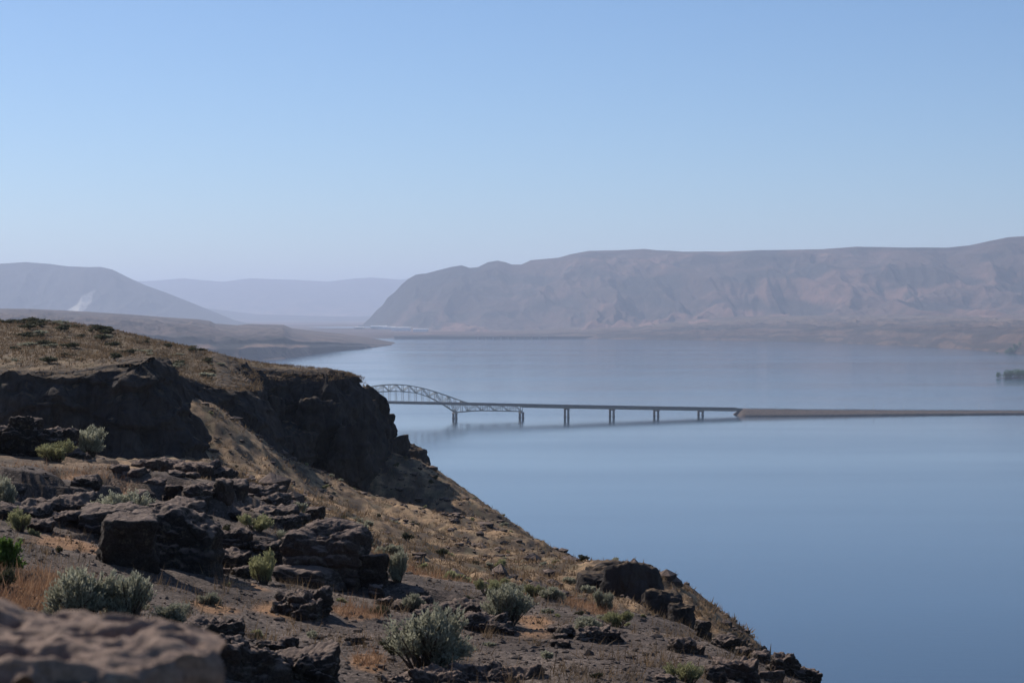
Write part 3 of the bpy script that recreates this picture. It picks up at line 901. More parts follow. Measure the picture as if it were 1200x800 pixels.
def shrub_parts(seed, ntwig, nleaf, m, leaf=0.06, lw=0.012, flat=0.75, upright=0.6, lobes=5):
    """unit sagebrush: about 1 m across, built of leafy twigs in uneven lobes"""
    r = np.random.default_rng(seed)
    lob = np.stack([r.uniform(-0.34, 0.34, lobes), r.uniform(-0.30, 0.30, lobes), r.uniform(0.06, 0.50, lobes) * flat / 0.75], -1)
    lr = r.uniform(0.11, 0.26, lobes)
    k = r.integers(0, lobes, ntwig)
    d = r.normal(size=(ntwig, 3)); d[:, 2] = np.abs(d[:, 2]) * 0.9 + 0.05 * r.normal(size=ntwig)
    d /= np.linalg.norm(d, axis=1, keepdims=True)
    tip = lob[k] + d * lr[k][:, None] * r.uniform(0.7, 1.12, (ntwig, 1))
    tip[:, 2] = np.maximum(tip[:, 2], 0.02)
    root = lob[k] * np.array([0.25, 0.25, 0.0]) + r.normal(size=(ntwig, 3)) * np.array([0.03, 0.03, 0])
    t = r.uniform(0.5, 1.0, (ntwig, nleaf, 1)) ** 0.7
    p = root[:, None] * (1 - t) + tip[:, None] * t + r.normal(size=(ntwig, nleaf, 3)) * 0.018
    ax = (tip - root) / (np.linalg.norm(tip - root, axis=1, keepdims=True) + 1e-9)
    dd = ax[:, None] * 0.7 + np.array([0, 0, upright]) + r.normal(size=p.shape) * 0.55
    p, dd = p.reshape(-1, 3), dd.reshape(-1, 3)
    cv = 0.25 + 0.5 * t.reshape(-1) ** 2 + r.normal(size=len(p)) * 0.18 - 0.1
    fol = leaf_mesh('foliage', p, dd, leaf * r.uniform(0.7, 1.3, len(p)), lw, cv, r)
    fol.materials.append(M[m])
    mb = MB()
    for i in range(0, ntwig, 5):
        mid = root[i] * 0.5 + tip[i] * 0.5 + r.normal(size=3) * 0.02
        mb.beam(root[i] - np.array([0, 0, 0.06]), mid, 0.018); mb.beam(mid, tip[i], 0.009)
    st_ = bpy.data.meshes.new('stem'); st_.from_pydata(mb.v, [], mb.f); st_.update(); st_.materials.append(M['twig'])
    return fol, st_

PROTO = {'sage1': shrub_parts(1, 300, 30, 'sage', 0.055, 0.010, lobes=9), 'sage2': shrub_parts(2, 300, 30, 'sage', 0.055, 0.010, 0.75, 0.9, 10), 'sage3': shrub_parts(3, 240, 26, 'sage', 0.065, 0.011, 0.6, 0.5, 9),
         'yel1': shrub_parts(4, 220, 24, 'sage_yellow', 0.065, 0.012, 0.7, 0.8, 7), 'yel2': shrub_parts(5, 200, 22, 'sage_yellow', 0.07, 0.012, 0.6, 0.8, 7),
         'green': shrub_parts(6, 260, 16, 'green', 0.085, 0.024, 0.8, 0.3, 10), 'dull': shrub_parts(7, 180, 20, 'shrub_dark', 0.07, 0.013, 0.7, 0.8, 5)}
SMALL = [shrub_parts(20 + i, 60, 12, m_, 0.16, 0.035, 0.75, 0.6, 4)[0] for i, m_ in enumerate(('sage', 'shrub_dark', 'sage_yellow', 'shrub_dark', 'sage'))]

RAYY = np.geomspace(16, 330, 1500)
def hit(px, py):
    """first ground point seen through a photo pixel"""
    x = (px - 600) / F * RAYY
    g = ground_z(x, RAYY)
    ray = ZC - (py - HZ) / F * RAYY
    i = np.argmax(g >= ray)
    if g[i] < ray[i]:
        i = int(np.argmin(ray - g))
    return float(x[i]), float(RAYY[i]), float(g[i])
def gz1(x, y):
    return float(ground_z(np.array([x], float), np.array([y], float))[0])

def shrub(kind, cx, by, w, h, label, group=None, dy=0.0):
    x, y, z = hit(cx, by)
    y += dy; z = gz1(x, y)
    sx = w / F * y
    sz = h / F * y / 0.68
    root = empty('sagebrush', (x, y, z - 0.03), random.uniform(0, 6.28))
    root.scale = (sx, sx * 0.9, sz)
    tag(root, label, 'shrub', group)
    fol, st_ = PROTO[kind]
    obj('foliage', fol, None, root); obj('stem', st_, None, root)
    return root

# ------------------------------------------------------------------ rocks
def ico(sub):
    import bmesh
    bm = bmesh.new(); bmesh.ops.create_icosphere(bm, subdivisions=sub, radius=1.0)
    v = np.array([q.co[:] for q in bm.verts]); f = np.array([[q.index for q in fc.verts] for fc in bm.faces]); bm.free()
    return v / np.linalg.norm(v, axis=1, keepdims=True), f
ICO = {k: ico(k) for k in (3, 4, 5, 6)}

def rock_mesh(name, seed, w, d, h, sub, rough=0.07, sharp=16, strata=0.0, nrand=9, boxy=0.9):
    r = np.random.default_rng(seed)
    dirs, f = ICO[sub]
    pl = [(np.array(a_, float) + r.normal(size=3) * 0.13, boxy * r.uniform(0.9, 1.05)) for a_ in ((1, 0, 0), (-1, 0, 0), (0, 1, 0), (0, -1, 0), (0, 0, 1), (0, 0, -1))]
    for _ in range(nrand):
        n_ = r.normal(size=3); pl.append((n_ / np.linalg.norm(n_), r.uniform(0.95, 1.3)))
    s_ = 0.0
    for n_, q in pl:
        n_ = n_ / np.linalg.norm(n_)
        s_ = s_ + np.clip(dirs @ n_ / q, 0, None) ** sharp
    p = dirs * (s_ ** (-1.0 / sharp))[:, None]
    p = p * np.array([w, d, h]) / 2
    m_ = (w * d * h) ** (1 / 3)
    o_ = r.uniform(-50, 50, 3)
    q = p / m_
    n1_ = fbm(q[:, 0] * 1.6 + o_[0], q[:, 1] * 1.6 + o_[1], q[:, 2] * 2.2 + o_[2], 3)
    n2_ = ridged(q[:, 0] * 4 + o_[1], q[:, 1] * 4 + o_[2], q[:, 2] * 6 + o_[0], 3) - 0.8
    n3_ = fbm(q[:, 0] * 11 + o_[1], q[:, 1] * 11 + o_[2], q[:, 2] * 13 + o_[0], 3)
    n4_ = terrace(fbm(q[:, 0] * 2.3 + o_[2], q[:, 1] * 2.3 + o_[0], q[:, 2] * 3.0 + o_[1], 2), 4)
    disp = m_ * rough * (0.8 * n1_ + 1.9 * n4_ + 0.5 * n2_ + 0.55 * n3_)
    if strata:
        lv = q[:, 2] * 5.5 + 0.8 * n1_
        fr = lv - np.floor(lv)
        disp = disp + m_ * strata * (sstep(0.0, 0.2, fr) * sstep(1.0, 0.75, fr) - 0.7) * (1 - np.abs(dirs[:, 2]) ** 2)
    nd = dirs / np.array([w, d, h]); nd /= np.linalg.norm(nd, axis=1, keepdims=True)
    p = p + nd * disp[:, None]
    return mesh_np(name, p, f)

SEED = [100]
def rock_at(name, x0, x1, y0, y1, m='basalt', parent=None, depth=0.9, bury=0.25, tilt=0.0, Y=None, by=None, rough=0.095, sharp=14, strata=0.045, boxy=0.9, sub=None, yaw=None):
    SEED[0] += 1
    if Y is None:
        x, y, z = hit((x0 + x1) / 2, by or min(y1, 799))
    else:
        y = Y; z = ZC - (y1 - HZ) / F * Y
    w = (x1 - x0) / F * y * 1.06
    h = (y1 - y0) / F * y
    d = max(w * depth, h * 0.6)
    H = h * (1 + bury)
    yc = y + d * 0.42
    xc = ((x0 + x1) / 2 - 600) / F * (y + d * 0.2)
    ztop = ZC - (y0 - HZ) / F * (y + d * 0.35)
    big = max(x1 - x0, y1 - y0)
    sub = sub or (6 if big > 80 else 5 if big > 30 else 4 if big > 15 else 3)
    me = rock_mesh(name, SEED[0], w, d, H, sub, rough, sharp, strata, boxy=boxy)
    o = obj(name, me, M[m], parent, (xc, yc, ztop - H / 2))
    o.rotation_euler = (random.uniform(-0.04, 0.04), tilt, random.uniform(-0.35, 0.35) if yaw is None else yaw)
    return o
def boulder(label, *a, **k):
    o = rock_at('boulder', *a, **k)
    return tag(o, label, 'boulder', k.get('group'))
def outcrop(label, blocks, m='basalt', **k):
    root = empty('rock_outcrop', (0, 0, 0))
    for b_ in blocks:
        kk = dict(depth=1.25) if b_[3] < 730 and 'Y' not in k else {}
        kk.update(k)
        if len(b_) > 4:
            kk.update(b_[4])
        low = kk.pop('low', 0.0)
        b_ = (b_[0], b_[1], b_[2] + low * (b_[3] - b_[2]), b_[3])
        rock_at('rock_block', *b_[:4], m=kk.pop('m', m), parent=root, **kk)
    first = root.children[0].location if root.children else (0, 0, 0)
    return tag(root, label, 'rock outcrop')

outcrop('layered dark rock ledge with a knob on top, below the shaded cliff',
        [(8, 43, 489, 508), (-20, 46, 498, 522), (18, 50, 512, 532), (44, 90, 502, 527, {'strata': 0.05}), (14, 46, 524, 548), (-20, 20, 520, 549), (58, 103, 529, 549), (100, 126, 538, 551), (-60, -8, 490, 548)], strata=0.06, Y=74)
outcrop('low broken rock ledges with a grey-topped slab on the stony terrace',
        [(84, 116, 555, 571), (48, 60, 556, 563), (14, 29, 567, 581), (46, 112, 575, 602), (52, 103, 592, 618, {'m': 'basalt_red'}), (-6, 55, 583, 614), (93, 126, 578, 597), (98, 132, 606, 632), (110, 140, 592, 606), (20, 60, 606, 622)], strata=0.07, depth=1.1, low=0.25, rough=0.08)
outcrop('rubbly rock ridge at the back edge of the terrace',
        [(128, 150, 540, 553), (142, 172, 544, 558), (156, 190, 534, 549), (182, 222, 533, 552), (205, 250, 535, 556), (236, 275, 541, 560), (150, 178, 568, 586), (165, 195, 556, 568), (212, 232, 550, 560), (196, 214, 548, 558)], m='basalt_red', strata=0.03, rough=0.075, low=0.38)
outcrop('dark notched rock step with a grassy ledge in front',
        [(252, 272, 553, 588), (266, 290, 554, 586), (188, 222, 560, 588), (214, 256, 562, 588), (286, 326, 566, 582), (305, 338, 574, 600), (240, 300, 590, 606), (290, 346, 592, 606), (357, 379, 588, 613), (314, 348, 600, 620), (338, 362, 596, 612)], strata=0.05, rough=0.075, low=0.22)
outcrop('big square-cut black boulder split by a vertical crack',
        [(114, 176, 600, 664, {'sharp': 26, 'boxy': 0.97}), (152, 247, 596, 667, {'sharp': 26, 'boxy': 0.98}), (192, 240, 584, 604), (92, 156, 594, 628), (132, 200, 588, 606)], rough=0.05, strata=0.02)
boulder('large rounded boulder with a pale lit shoulder and black overhanging front', 336, 434, 612, 690, rough=0.05, sharp=9, depth=0.8, m='basalt_red')
boulder('dark square rock wedged against the large rounded boulder', 422, 454, 648, 688, rough=0.06)
boulder('flat tilted rock slab lying in front of the large rounded boulder', 326, 398, 664, 688, tilt=0.16, sharp=30, depth=1.1, rough=0.035)
outcrop('stack of thin flat rock slabs beside the big square-cut boulder',
        [(216, 300, 636, 652, {'sharp': 24}), (232, 296, 646, 667), (252, 296, 622, 642), (296, 334, 634, 652), (318, 358, 650, 668), (288, 322, 650, 664)], strata=0.09, depth=0.8)
boulder('small black rock at the foot of the stacked slabs', 274, 294, 664, 677)
boulder('fist-like brown rock on the gravel below the stacked slabs', 257, 270, 665, 673, m='basalt_red')
outcrop('jagged dark rock heap standing alone on the gravel',
        [(330, 362, 694, 722), (350, 386, 692, 722), (340, 374, 704, 726), (318, 338, 706, 718)], rough=0.13, strata=0.04)
outcrop('lichen-speckled dark outcrop beside the pale foreground boulder',
        [(262, 332, 752, 815, {'by': 799}), (306, 394, 764, 822, {'by': 799, 'strata': 0.02}), (205, 287, 726, 764), (325, 349, 745, 764), (296, 330, 752, 770), (230, 290, 744, 790)], rough=0.09)
outcrop('dark rock ledge half hidden under a sagebrush',
        [(522, 564, 708, 724), (538, 592, 720, 740), (486, 524, 712, 724), (560, 600, 728, 742)], strata=0.06)
outcrop('line of flat low stones at the back of the gravel',
        [(462, 490, 702, 716), (484, 508, 700, 714), (440, 462, 700, 710), (470, 500, 690, 700), (432, 450, 686, 700)], strata=0.05)
outcrop('flat cracked rock pavement in front of the large grey sagebrush',
        [(478, 548, 783, 812, {'by': 799}), (530, 622, 781, 812, {'by': 799}), (440, 486, 790, 815, {'by': 799})], rough=0.1, m='basalt_red')
outcrop('low dark stones among pale shrubs near the terrace edge',
        [(652, 674, 732, 746), (670, 714, 736, 752), (648, 664, 742, 750), (706, 728, 738, 752), (640, 652, 734, 741)], rough=0.1)
boulder('lone pointed rock on the terrace rim against the water', 815, 832, 724, 748, sharp=10, rough=0.1)
outcrop('weathered flat rocks along the rim of the terrace above the water',
        [(785, 816, 749, 765), (834, 872, 747, 762), (862, 884, 758, 770), (902, 936, 768, 790), (880, 906, 764, 776), (930, 962, 784, 800)], rough=0.1)
outcrop('rough brown rubble near the rim of the terrace',
        [(838, 892, 773, 798), (826, 850, 780, 800), (766, 792, 790, 806, {'by': 799}), (890, 916, 786, 802, {'by': 799}), (804, 826, 756, 766)], m='basalt_red', rough=0.11)
boulder('small flat dark stone in the middle of the open gravel', 645, 668, 750, 758)
boulder('low dark stone showing through the gravel beside the large grey sagebrush', 405, 428, 744, 756)

# rock masses that finish the headlands
outcrop('stepped rock buttresses descending from the dark headland towards the water',
        [(414, 440, 451, 500, {'Y': 256}), (424, 456, 457, 520, {'Y': 259}), (434, 463, 482, 560, {'Y': 263}), (452, 498, 517, 560, {'Y': 267}), (440, 475, 508, 575, {'Y': 262}), (478, 500, 528, 566, {'Y': 269})],
        m='cliff', rough=0.06, strata=0.03, sharp=12, depth=1.1)
outcrop('low rounded dark bluff at the foot of the grassy slope',
        [(678, 742, 668, 718, {'Y': 97}), (702, 786, 666, 730, {'Y': 95, 'sharp': 10}), (757, 802, 690, 732, {'Y': 93}), (784, 816, 706, 734, {'Y': 90}), (686, 764, 660, 694, {'Y': 100})],
        m='cliff', rough=0.05, strata=0.02, sharp=10, depth=0.9, sub=5)
outcrop('faint dark ledge in the shaded foot of the headland',
        [(318, 372, 500, 540, {'Y': 236}), (385, 430, 498, 560, {'Y': 238}), (340, 400, 470, 520, {'Y': 240}), (302, 330, 462, 520, {'Y': 239})], m='cliff', rough=0.08, strata=0.03, sharp=10)

# ------------------------------------------------------------------ shrubs that can be told apart
shrub('sage1', 500, 786, 122, 74, 'large grey-green sagebrush on the open gravel')
shrub('sage3', 92, 722, 96, 70, 'sprawling sagebrush behind the pale foreground boulder, its dense tall end')
shrub('sage2', 150, 726, 90, 58, 'sprawling sagebrush behind the pale foreground boulder, its middle clump')
shrub('sage3', 202, 730, 52, 30, 'sprawling sagebrush behind the pale foreground boulder, its low thin end')
shrub('sage2', 592, 732, 76, 50, 'sagebrush growing over the dark rock ledge')
shrub('sage1', 150, 612, 84, 40, 'rounded sagebrush on top of the big square-cut boulder', dy=-0.5)
shrub('yel1', 70, 541, 56, 24, 'pale yellow-green shrub on the layered rock ledge', dy=-0.6)
shrub('sage2', 105, 532, 52, 34, 'sagebrush standing behind the layered rock ledge')
shrub('yel1', 32, 620, 36, 27, 'small bright yellow-green shrub among the low ledges', dy=-0.5)
shrub('sage1', 2, 602, 46, 42, 'sagebrush beside the small bright yellow-green shrub')
shrub('green', 2, 668, 54, 44, 'leafy vivid green bush in russet grass')
shrub('dull', 6, 690, 40, 34, 'dull brown shrub below the vivid green bush')
shrub('yel2', 304, 621, 44, 25, 'olive shrub in front of the notched rock step', dy=-0.4)
shrub('sage3', 332, 632, 26, 22, 'low shrub tucked behind the large rounded boulder', dy=-0.4)
shrub('yel1', 312, 684, 44, 38, 'yellow-green shrub in front of the stacked slabs', dy=-0.3)
shrub('sage2', 467, 682, 34, 40, 'sagebrush at the terrace edge beside the rounded boulder')
shrub('sage3', 247, 708, 32, 18, 'little low sagebrush alone on the gravel')
shrub('sage2', 706, 716, 30, 26, 'tufted sagebrush beside russet grass near the dark bluff')
shrub('sage3', 690, 738, 44, 20, 'pale low shrub among the dark stones near the terrace edge')
shrub('yel2', 724, 734, 40, 24, 'straggly olive shrub among the dark stones near the terrace edge')
shrub('yel2', 806, 800, 52, 32, 'rounded olive shrub near the rubble at the rim')
shrub('sage3', 486, 716, 34, 26, 'small sagebrush among the line of flat low stones')
shrub('dull', 446, 720, 30, 16, 'small dull tuft near the line of flat low stones')
for k, (cx_s, by_s, w_s, h_s) in enumerate(((572, 698, 34, 24), (600, 696, 30, 18), (625, 700, 34, 20), (648, 702, 36, 18), (582, 690, 30, 16))):
    shrub('sage3' if k % 2 else 'yel2', cx_s, by_s, w_s, h_s, 'low pale shrub in the belt of brush behind the gravel', 'belt of low shrubs behind the gravel')

def scatter_small(n, region, label, group, meshes, size, name='sagebrush', ok=None, flat=1.0):
    r = np.random.default_rng(hash(group) % 1000 if False else len(group))
    k = 0
    px_ = r.uniform(region[0], region[1], n * 30); Ys = r.uniform(region[2], region[3], n * 30)
    X = (px_ - 600) / F * Ys
    sd = plateau_sd(X, Ys); st2 = stony(X, Ys); g = ground_z(X, Ys)
    vis = (g - ZC) / Ys
    for i in range(n * 30):
        if k >= n:
            break
        if not ok(px_[i], Ys[i], sd[i], st2[i], X[i], g[i]):
            continue
        s_ = r.uniform(*size)
        me_ = meshes[int(r.integers(0, len(meshes)))]
        tint = {'sagebrush_leaf': 'grey-green', 'dull_shrub_leaf': 'dark olive', 'yellow_green_leaf': 'yellowish'}[me_.materials[0].name]
        o = obj(name, me_, None, None, (X[i], Ys[i], g[i] - 0.03))
        o.scale = (s_, s_, s_ * r.uniform(0.7, 1.1) * flat); o.rotation_euler.z = r.uniform(0, 6.28)
        tag(o, label.replace('TINT', tint), 'shrub', group)
        k += 1
scatter_small(170, (230, 960, 60, 272), 'small TINT shrub dotted over the grassy slope below the cliffs', 'small shrubs on the grassy slope', SMALL[:3] + [SMALL[0]], (0.35, 0.95),
              ok=lambda p, y, sd, s2, x, g: sd < -3.0 and s2 < 0.2 and p < 700 + 0.3 * y and fbm(x / 9, y / 14, 3.0, 2) > -0.12)
scatter_small(70, (-40, 300, 176, 250), 'low TINT shrub clump on the dry grass plateau above the cliff', 'dark shrubs on the plateau', [SMALL[1], SMALL[3], SMALL[1], SMALL[0]], (0.8, 2.2), flat=0.45, name='low_shrub',
              ok=lambda p, y, sd, s2, x, g: sd > 3.8 and (y > 215 or fbm(x / 9, y / 9, 3.0, 2) > 0.1))
scatter_small(34, (-30, 130, 238, 256), 'spreading TINT shrub along the crest of the plateau', 'dark shrubs along the plateau crest', [SMALL[1], SMALL[3]], (1.2, 2.8), flat=0.42, name='low_shrub',
              ok=lambda p, y, sd, s2, x, g: sd > 3.0)
scatter_small(60, (0, 800, 30, 62), 'tiny TINT tuft growing in the terrace gravel', 'tiny tufts in the gravel', SMALL[:3], (0.16, 0.34), name='grass_tuft',
              ok=lambda p, y, sd, s2, x, g: s2 > 0.5)

# ------------------------------------------------------------------ grass and gravel (stuff)
def grass_stuff(name, n, region, test, hgt, blades, m, seed, label, lean=0.35, wd=0.05, spread=0.12):
    r = np.random.default_rng(seed)
    lo, hi = np.log(region[2]), np.log(region[3])
    Ys = np.exp(lo + (hi - lo) * r.uniform(0, 1, n * 6) ** (0.6 if region[3] > 200 else 1.0)); px_ = r.uniform(region[0], region[1], n * 6)
    X = (px_ - 600) / F * Ys
    okm = test(X, Ys, px_)
    X, Ys = X[okm][:n], Ys[okm][:n]
    g = ground_z(X, Ys)
    if region[3] > 200:
        sd = plateau_sd(X, Ys)
        g = np.where(sd > 0, np.maximum(g, UPF(X, Ys) + 0.12), g)
    n = len(X)
    base = np.stack([X, Ys, g - 0.03], -1)[:, None] + r.normal(size=(n, blades, 3)) * np.array([spread, spread, 0])
    d = r.normal(size=(n, blades, 3)) * lean + np.array([0.12, 0, 1.0])
    L_ = hgt * r.uniform(0.5, 1.3, (n, blades, 1)) * r.uniform(0.6, 1.2, (n, 1, 1))
    sd_v = np.cross(d, r.normal(size=d.shape)); sd_v /= np.linalg.norm(sd_v, axis=-1, keepdims=True)
    w_ = wd * (L_ / hgt)
    v = np.stack([base - sd_v * w_, base + sd_v * w_, base + d * L_], 2).reshape(-1, 3)
    me = mesh_np(name, v, np.arange(len(v)).reshape(-1, 3), False)
    cv = np.repeat(np.clip(r.normal(0.45, 0.25, n), 0, 1), blades * 3)
    set_col(me, cv[:, None] * np.ones((1, 3)))
    return tag(obj(name, me, M[m]), label, None, None, 'stuff')
grass_stuff('slope_grass', 24000, (225, 960, 50, 275), lambda X, Y, p: (plateau_sd(X, Y) < -1.5) & (stony(X, Y) < 0.35) & (fbm(X / 3, Y / 4, 8.0, 3) > -0.15), 0.17, 6, 'drygrass', 41, 'dry bunchgrass covering the slope', 0.6, 0.035)
grass_stuff('plateau_grass', 13000, (-60, 440, 172, 262), lambda X, Y, p: plateau_sd(X, Y) > 0.1, 0.16, 5, 'drygrass', 42, 'dry grass covering the plateau', 0.6, 0.04)
def rus_test(X, Y, p):
    ok_ = np.zeros(len(X), bool)
    for (a_, b_, c_, rx, ry) in [(15, 690, 31, 0.9, 4.5), (40, 560, 63, 3, 4), (520, 692, 53, 1.9, 3.0), (610, 693, 54, 1.2, 3), (430, 775, 31, 0.2, 0.6), (690, 712, 50, 0.6, 2.5), (420, 722, 39, 0.5, 1.2)]:
        x, y, _ = W(a_, b_, c_)
        ok_ |= np.hypot((X - x) / rx, (Y - y) / ry) < 1.0
    return ok_
grass_stuff('russet_grass', 5200, (-40, 720, 26, 68), rus_test, 0.15, 6, 'cheatgrass', 43, 'dry russet cheatgrass in patches on the terrace', 0.6, 0.008, 0.07)
grass_stuff('terrace_grass', 2600, (-20, 960, 27, 66), lambda X, Y, p: (stony(X, Y) > 0.4) & (fbm(X / 1.6, Y / 2.4, 12.0, 3) > 0.12), 0.17, 6, 'drygrass', 44, 'thin dry grass wisps in the gravel', 0.5, 0.007, 0.05)

def stones_stuff(n, seed):
    r = np.random.default_rng(seed)
    dirs, f = ICO_S
    Ys = np.exp(r.uniform(np.log(27), np.log(72), n * 3)); px_ = r.uniform(-30, 980, n * 3)
    X = (px_ - 600) / F * Ys
    okm = (stony(X, Ys) > 0.4)
    X, Ys = X[okm][:n], Ys[okm][:n]; n = len(X)
    g = ground_z(X, Ys)
    sz = np.clip(r.lognormal(-3.7, 0.5, n), 0.015, 0.14)
    p = dirs[None] * (1 + r.normal(size=(n, len(dirs), 1)) * 0.22) * sz[:, None, None] * r.uniform(0.6, 1.3, (n, 1, 3)) * np.array([1, 1, 0.6])
    p = p + np.stack([X, Ys, g + sz * 0.12], -1)[:, None]
    ff = (f[None] + (np.arange(n) * len(dirs))[:, None, None]).reshape(-1, 3)
    me = mesh_np('gravel', p, ff, False)
    return tag(obj('gravel', me, M['gravel']), 'loose basalt stones strewn over the terrace', None, None, 'stuff')
ICO_S = ico(1)
stones_stuff(9000, 51)
def talus_stuff(n, seed):
    r = np.random.default_rng(seed)
    dirs, f = ICO_S
    Ys = r.uniform(65, 268, n * 4); px_ = r.uniform(235, 900, n * 4)
    X = (px_ - 600) / F * Ys
    sd = plateau_sd(X, Ys)
    okm = (sd < -1.0) & (stony(X, Ys) < 0.5) & ((fbm(X / 7, Ys / 9, 21.0, 3) > 0.02) | (sd > -7))
    X, Ys = X[okm][:n], Ys[okm][:n]; n = len(X)
    g = ground_z(X, Ys)
    sz = np.clip(r.lognormal(-1.75, 0.5, n), 0.06, 0.75)
    p = dirs[None] * (1 + r.normal(size=(n, len(dirs), 1)) * 0.2) * sz[:, None, None] * r.uniform(0.7, 1.3, (n, 1, 3)) * np.array([1, 1, 0.65])
    p = p + np.stack([X, Ys, g + sz * 0.1], -1)[:, None]
    ff = (f[None] + (np.arange(n) * len(dirs))[:, None, None]).reshape(-1, 3)
    me = mesh_np('talus_stones', p, ff, False)
    return tag(obj('talus_stones', me, M['basalt_red']), 'fallen basalt stones strewn over the grassy slope', None, None, 'stuff')
talus_stuff(2600, 52)

# ------------------------------------------------------------------ pale pitted boulder close to the viewer
def fore_boulder():
    r = np.random.default_rng(77)
    nu, nv = 190, 260
    th = np.linspace(0, 2 * np.pi, nv, endpoint=False)
    # outline of the slab in plan, seen from above (metres about its centre)
    cx_b, cy_b, ztop = -1.09, 4.26, ZC - 0.66
    rx = 0.47 * (1 + 0.06 * np.sin(3 * th + 1) + 0.05 * np.sin(5 * th))
    ry = 0.52 * (1 + 0.07 * np.sin(2 * th + 2) + 0.04 * np.sin(7 * th))
    sh_ = 1 - 0.22 * np.exp(-((((th + np.pi) % (2 * np.pi)) - np.pi + R(50)) / R(32)) ** 2)
    rx, ry = rx * sh_, ry * sh_
    V = np.zeros((nu, nv, 3))
    nt = 120
    for i in range(nu):
        if i < nt:
            k = (i / (nt - 1)) ** 0.75; z = 0.0
        else:
            q = (i - nt + 1) / (nu - nt)
            k = 1 + 0.05 * math.sin(min(1, q * 6) * math.pi / 2) - 0.42 * min(1, q * 3.0) + 0.30 * q
            z = -1.2 * q
        V[i, :, 0] = k * rx * np.cos(th); V[i, :, 1] = k * ry * np.sin(th); V[i, :, 2] = z
    x, y = V[..., 0], V[..., 1]
    top = (np.arange(nu) < nt)[:, None] * 1.0
    rad = np.hypot(x / rx, y / ry)
    und = 0.016 * fbm(x * 2.2 + 4, y * 2.2, 0, 3) + 0.015 * fbm(x * 9, y * 9, 1, 3) + 0.006 * fbm(x * 30, y * 30, 2, 2)
    und = und + 0.035 * np.exp(-(((x + 0.02) / 0.05) ** 2 + ((y - 0.34) / 0.12) ** 2))
    V[..., 2] += top * (und - 0.015 * sstep(0.85, 1.0, rad))
    V[..., 2] += (1 - top) * (-0.015 + und[nt - 1][None, :] * 1.0)
    for _ in range(70):                                   # weathered pits
        a_, q = r.uniform(0, 2 * np.pi), math.sqrt(r.uniform(0, 0.85))
        px_, py_ = q * 0.47 * math.cos(a_), q * 0.46 * math.sin(a_)
        s_ = r.uniform(0.013, 0.036)
        d = np.hypot((x - px_) / 1.3, y - py_) / s_
        V[..., 2] -= top * s_ * 1.2 * np.exp(-d ** 4)
    side = (1 - top)
    nz = fbm(V[..., 0] * 5, V[..., 1] * 5, V[..., 2] * 5, 4) * 0.09
    V[..., 0] += side * nz * np.cos(th); V[..., 1] += side * nz * np.sin(th)
    V = V + np.array([cx_b, cy_b, ztop])
    f = []
    i = np.arange(nu - 1)[:, None] * nv; j = np.arange(nv)[None]; j2 = (j + 1) % nv
    f = np.stack([i + j, i + nv + j, i + nv + j2, i + j2], -1).reshape(-1, 4)
    me = mesh_np('boulder', V, f)
    o = obj('boulder', me, M['boulder_tan'])
    return tag(o, 'pale pitted flat-topped boulder, out of focus, in front of everything', 'boulder')
fore_boulder()

# ------------------------------------------------------------------ riverside trees at the far right
def tree_mesh(seed, h, wd):
    r = np.random.default_rng(seed)
    n, lob = 1500, 9
    c = np.stack([r.uniform(-0.33, 0.33, lob) * wd, r.uniform(-0.33, 0.33, lob) * wd, r.uniform(0.28, 0.8, lob) * h], -1)
    rr = r.uniform(0.16, 0.30, lob) * wd
    k = r.integers(0, lob, n)
    d = r.normal(size=(n, 3)); d /= np.linalg.norm(d, axis=1, keepdims=True)
    p = c[k] + d * rr[k][:, None] * r.uniform(0.6, 1.1, (n, 1)) * np.array([1, 1, 1.15])
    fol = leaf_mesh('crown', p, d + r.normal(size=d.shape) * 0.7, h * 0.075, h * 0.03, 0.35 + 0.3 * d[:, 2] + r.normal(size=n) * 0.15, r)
    fol.materials.append(M['treeleaf'])
    mb = MB(); mb.cyl(0, 0, -1.5, h * 0.5, h * 0.03, h * 0.018, 8)
    for i in range(4):
        mb.beam((0, 0, h * (0.25 + 0.06 * i)), c[i], h * 0.018)
    tr = bpy.data.meshes.new('trunk'); tr.from_pydata(mb.v, [], mb.f); tr.update(); tr.materials.append(M['bark'])
    return fol, tr
TM = [tree_mesh(61 + i, 1.0, w_) for i, w_ in enumerate((1.2, 1.5, 1.0, 1.6))]
def tree(px, py, Y, hpx, k, label, group):
    x, y, z = W(px, py, Y)
    h = 0.8 * hpx / F * Y
    root = empty('riverside_tree', (x, y, z), random.uniform(0, 6.28)); root.scale = (h, h, h)
    tag(root, label, 'tree', group)
    obj('crown', TM[k % 4][0], None, root); obj('trunk', TM[k % 4][1], None, root)
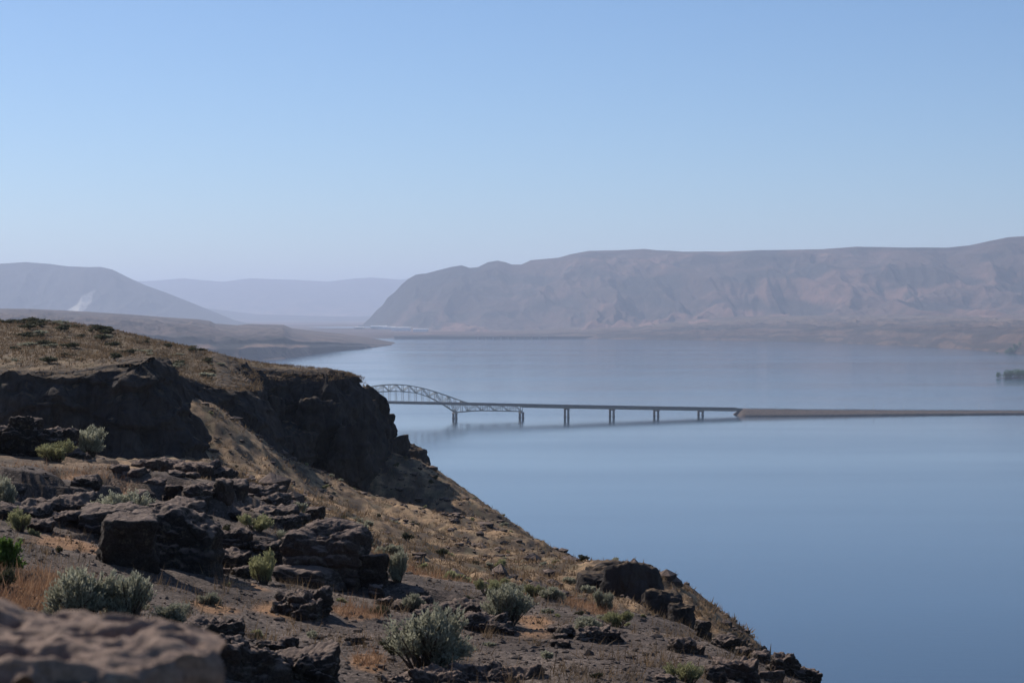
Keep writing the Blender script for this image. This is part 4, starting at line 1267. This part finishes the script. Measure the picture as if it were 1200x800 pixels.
# small wooded point
a = np.linspace(0, 2 * np.pi, 60, endpoint=False)
ix, iy = W(1212, 442.5, 4330)[0], 4345
V = []
for q, z in ((1.0, -2.0), (0.9, 0.5), (0.6, 1.6), (0.05, 2.2)):
    V.append(np.stack([ix + q * 72 * np.cos(a) * (1 + 0.08 * np.sin(4 * a)), iy + q * 30 * np.sin(a) * (1 + 0.1 * np.sin(3 * a)), z + 0 * a], -1))
V = np.array(V); i = np.arange(3)[:, None] * 60; j = np.arange(60)[None]; j2 = (j + 1) % 60
me = mesh_np('island', V, np.stack([i + j, i + j2, i + 60 + j2, i + 60 + j], -1).reshape(-1, 4))
set_col(me, np.ones((240, 3)) * np.array([0.10, 0.085, 0.05]))
tag(obj('island', me, M['bench']), kind='structure')
tree(1171, 442.6, 4335, 7.5, 0, 'lone small tree at the tip of the wooded island in the river', None)
for k, (px_, h_) in enumerate(((1178, 7), (1181, 10), (1184, 9), (1188, 10), (1192, 8.5), (1196, 11), (1199, 9.5), (1204, 11), (1210, 9), (1217, 11), (1224, 9), (1232, 10))):
    tree(px_, 442.4 - (k % 2) * 0.5, 4335 + (k % 3) * 9, h_, k, 'green tree crowded on the wooded island in the river', 'trees on the wooded island')
for k, (px_, py_, h_) in enumerate(((1180, 412, 7), (1184, 410, 8), (1188, 412, 9), (1192, 409, 8), (1196, 411, 10), (1200, 408, 9), (1206, 411, 9), (1212, 410, 10), (1168.5, 412.5, 4), (1190, 405, 7), (1198, 403, 7))):
    tree(px_, py_ + 3.5, 6950, h_, k + 1, 'hazy green tree on the far shore behind the wooded island', 'trees on the far right shore')
# ------------------------------------------------------------------ haze over the whole valley
hx, hy0, hy1, hz0, hz1 = 32000.0, -200.0, 72000.0, -40.0, 900.0
v = [(sx * hx, y, z) for z in (hz0, hz1) for y in (hy0, hy1) for sx in (-1, 1)]
f = [(0, 2, 3, 1), (4, 5, 7, 6), (0, 1, 5, 4), (2, 6, 7, 3), (0, 4, 6, 2), (1, 3, 7, 5)]
me = mesh_np('haze', v, f, False)
hm = bpy.data.materials.new('valley_haze'); hm.use_nodes = True
hn = hm.node_tree.nodes; hn.remove(hn['Principled BSDF'])
pv = hn.new('ShaderNodeVolumePrincipled')
pv.inputs['Color'].default_value = (0.69, 0.79, 1.0, 1)
pv.inputs['Density'].default_value = 4.7e-5
pv.inputs['Anisotropy'].default_value = 0.2
hm.node_tree.links.new(pv.outputs[0], hn['Material Output'].inputs['Volume'])
tag(obj('haze', me, hm), kind='stuff', label='pale blue haze lying over the valley', cat=None)
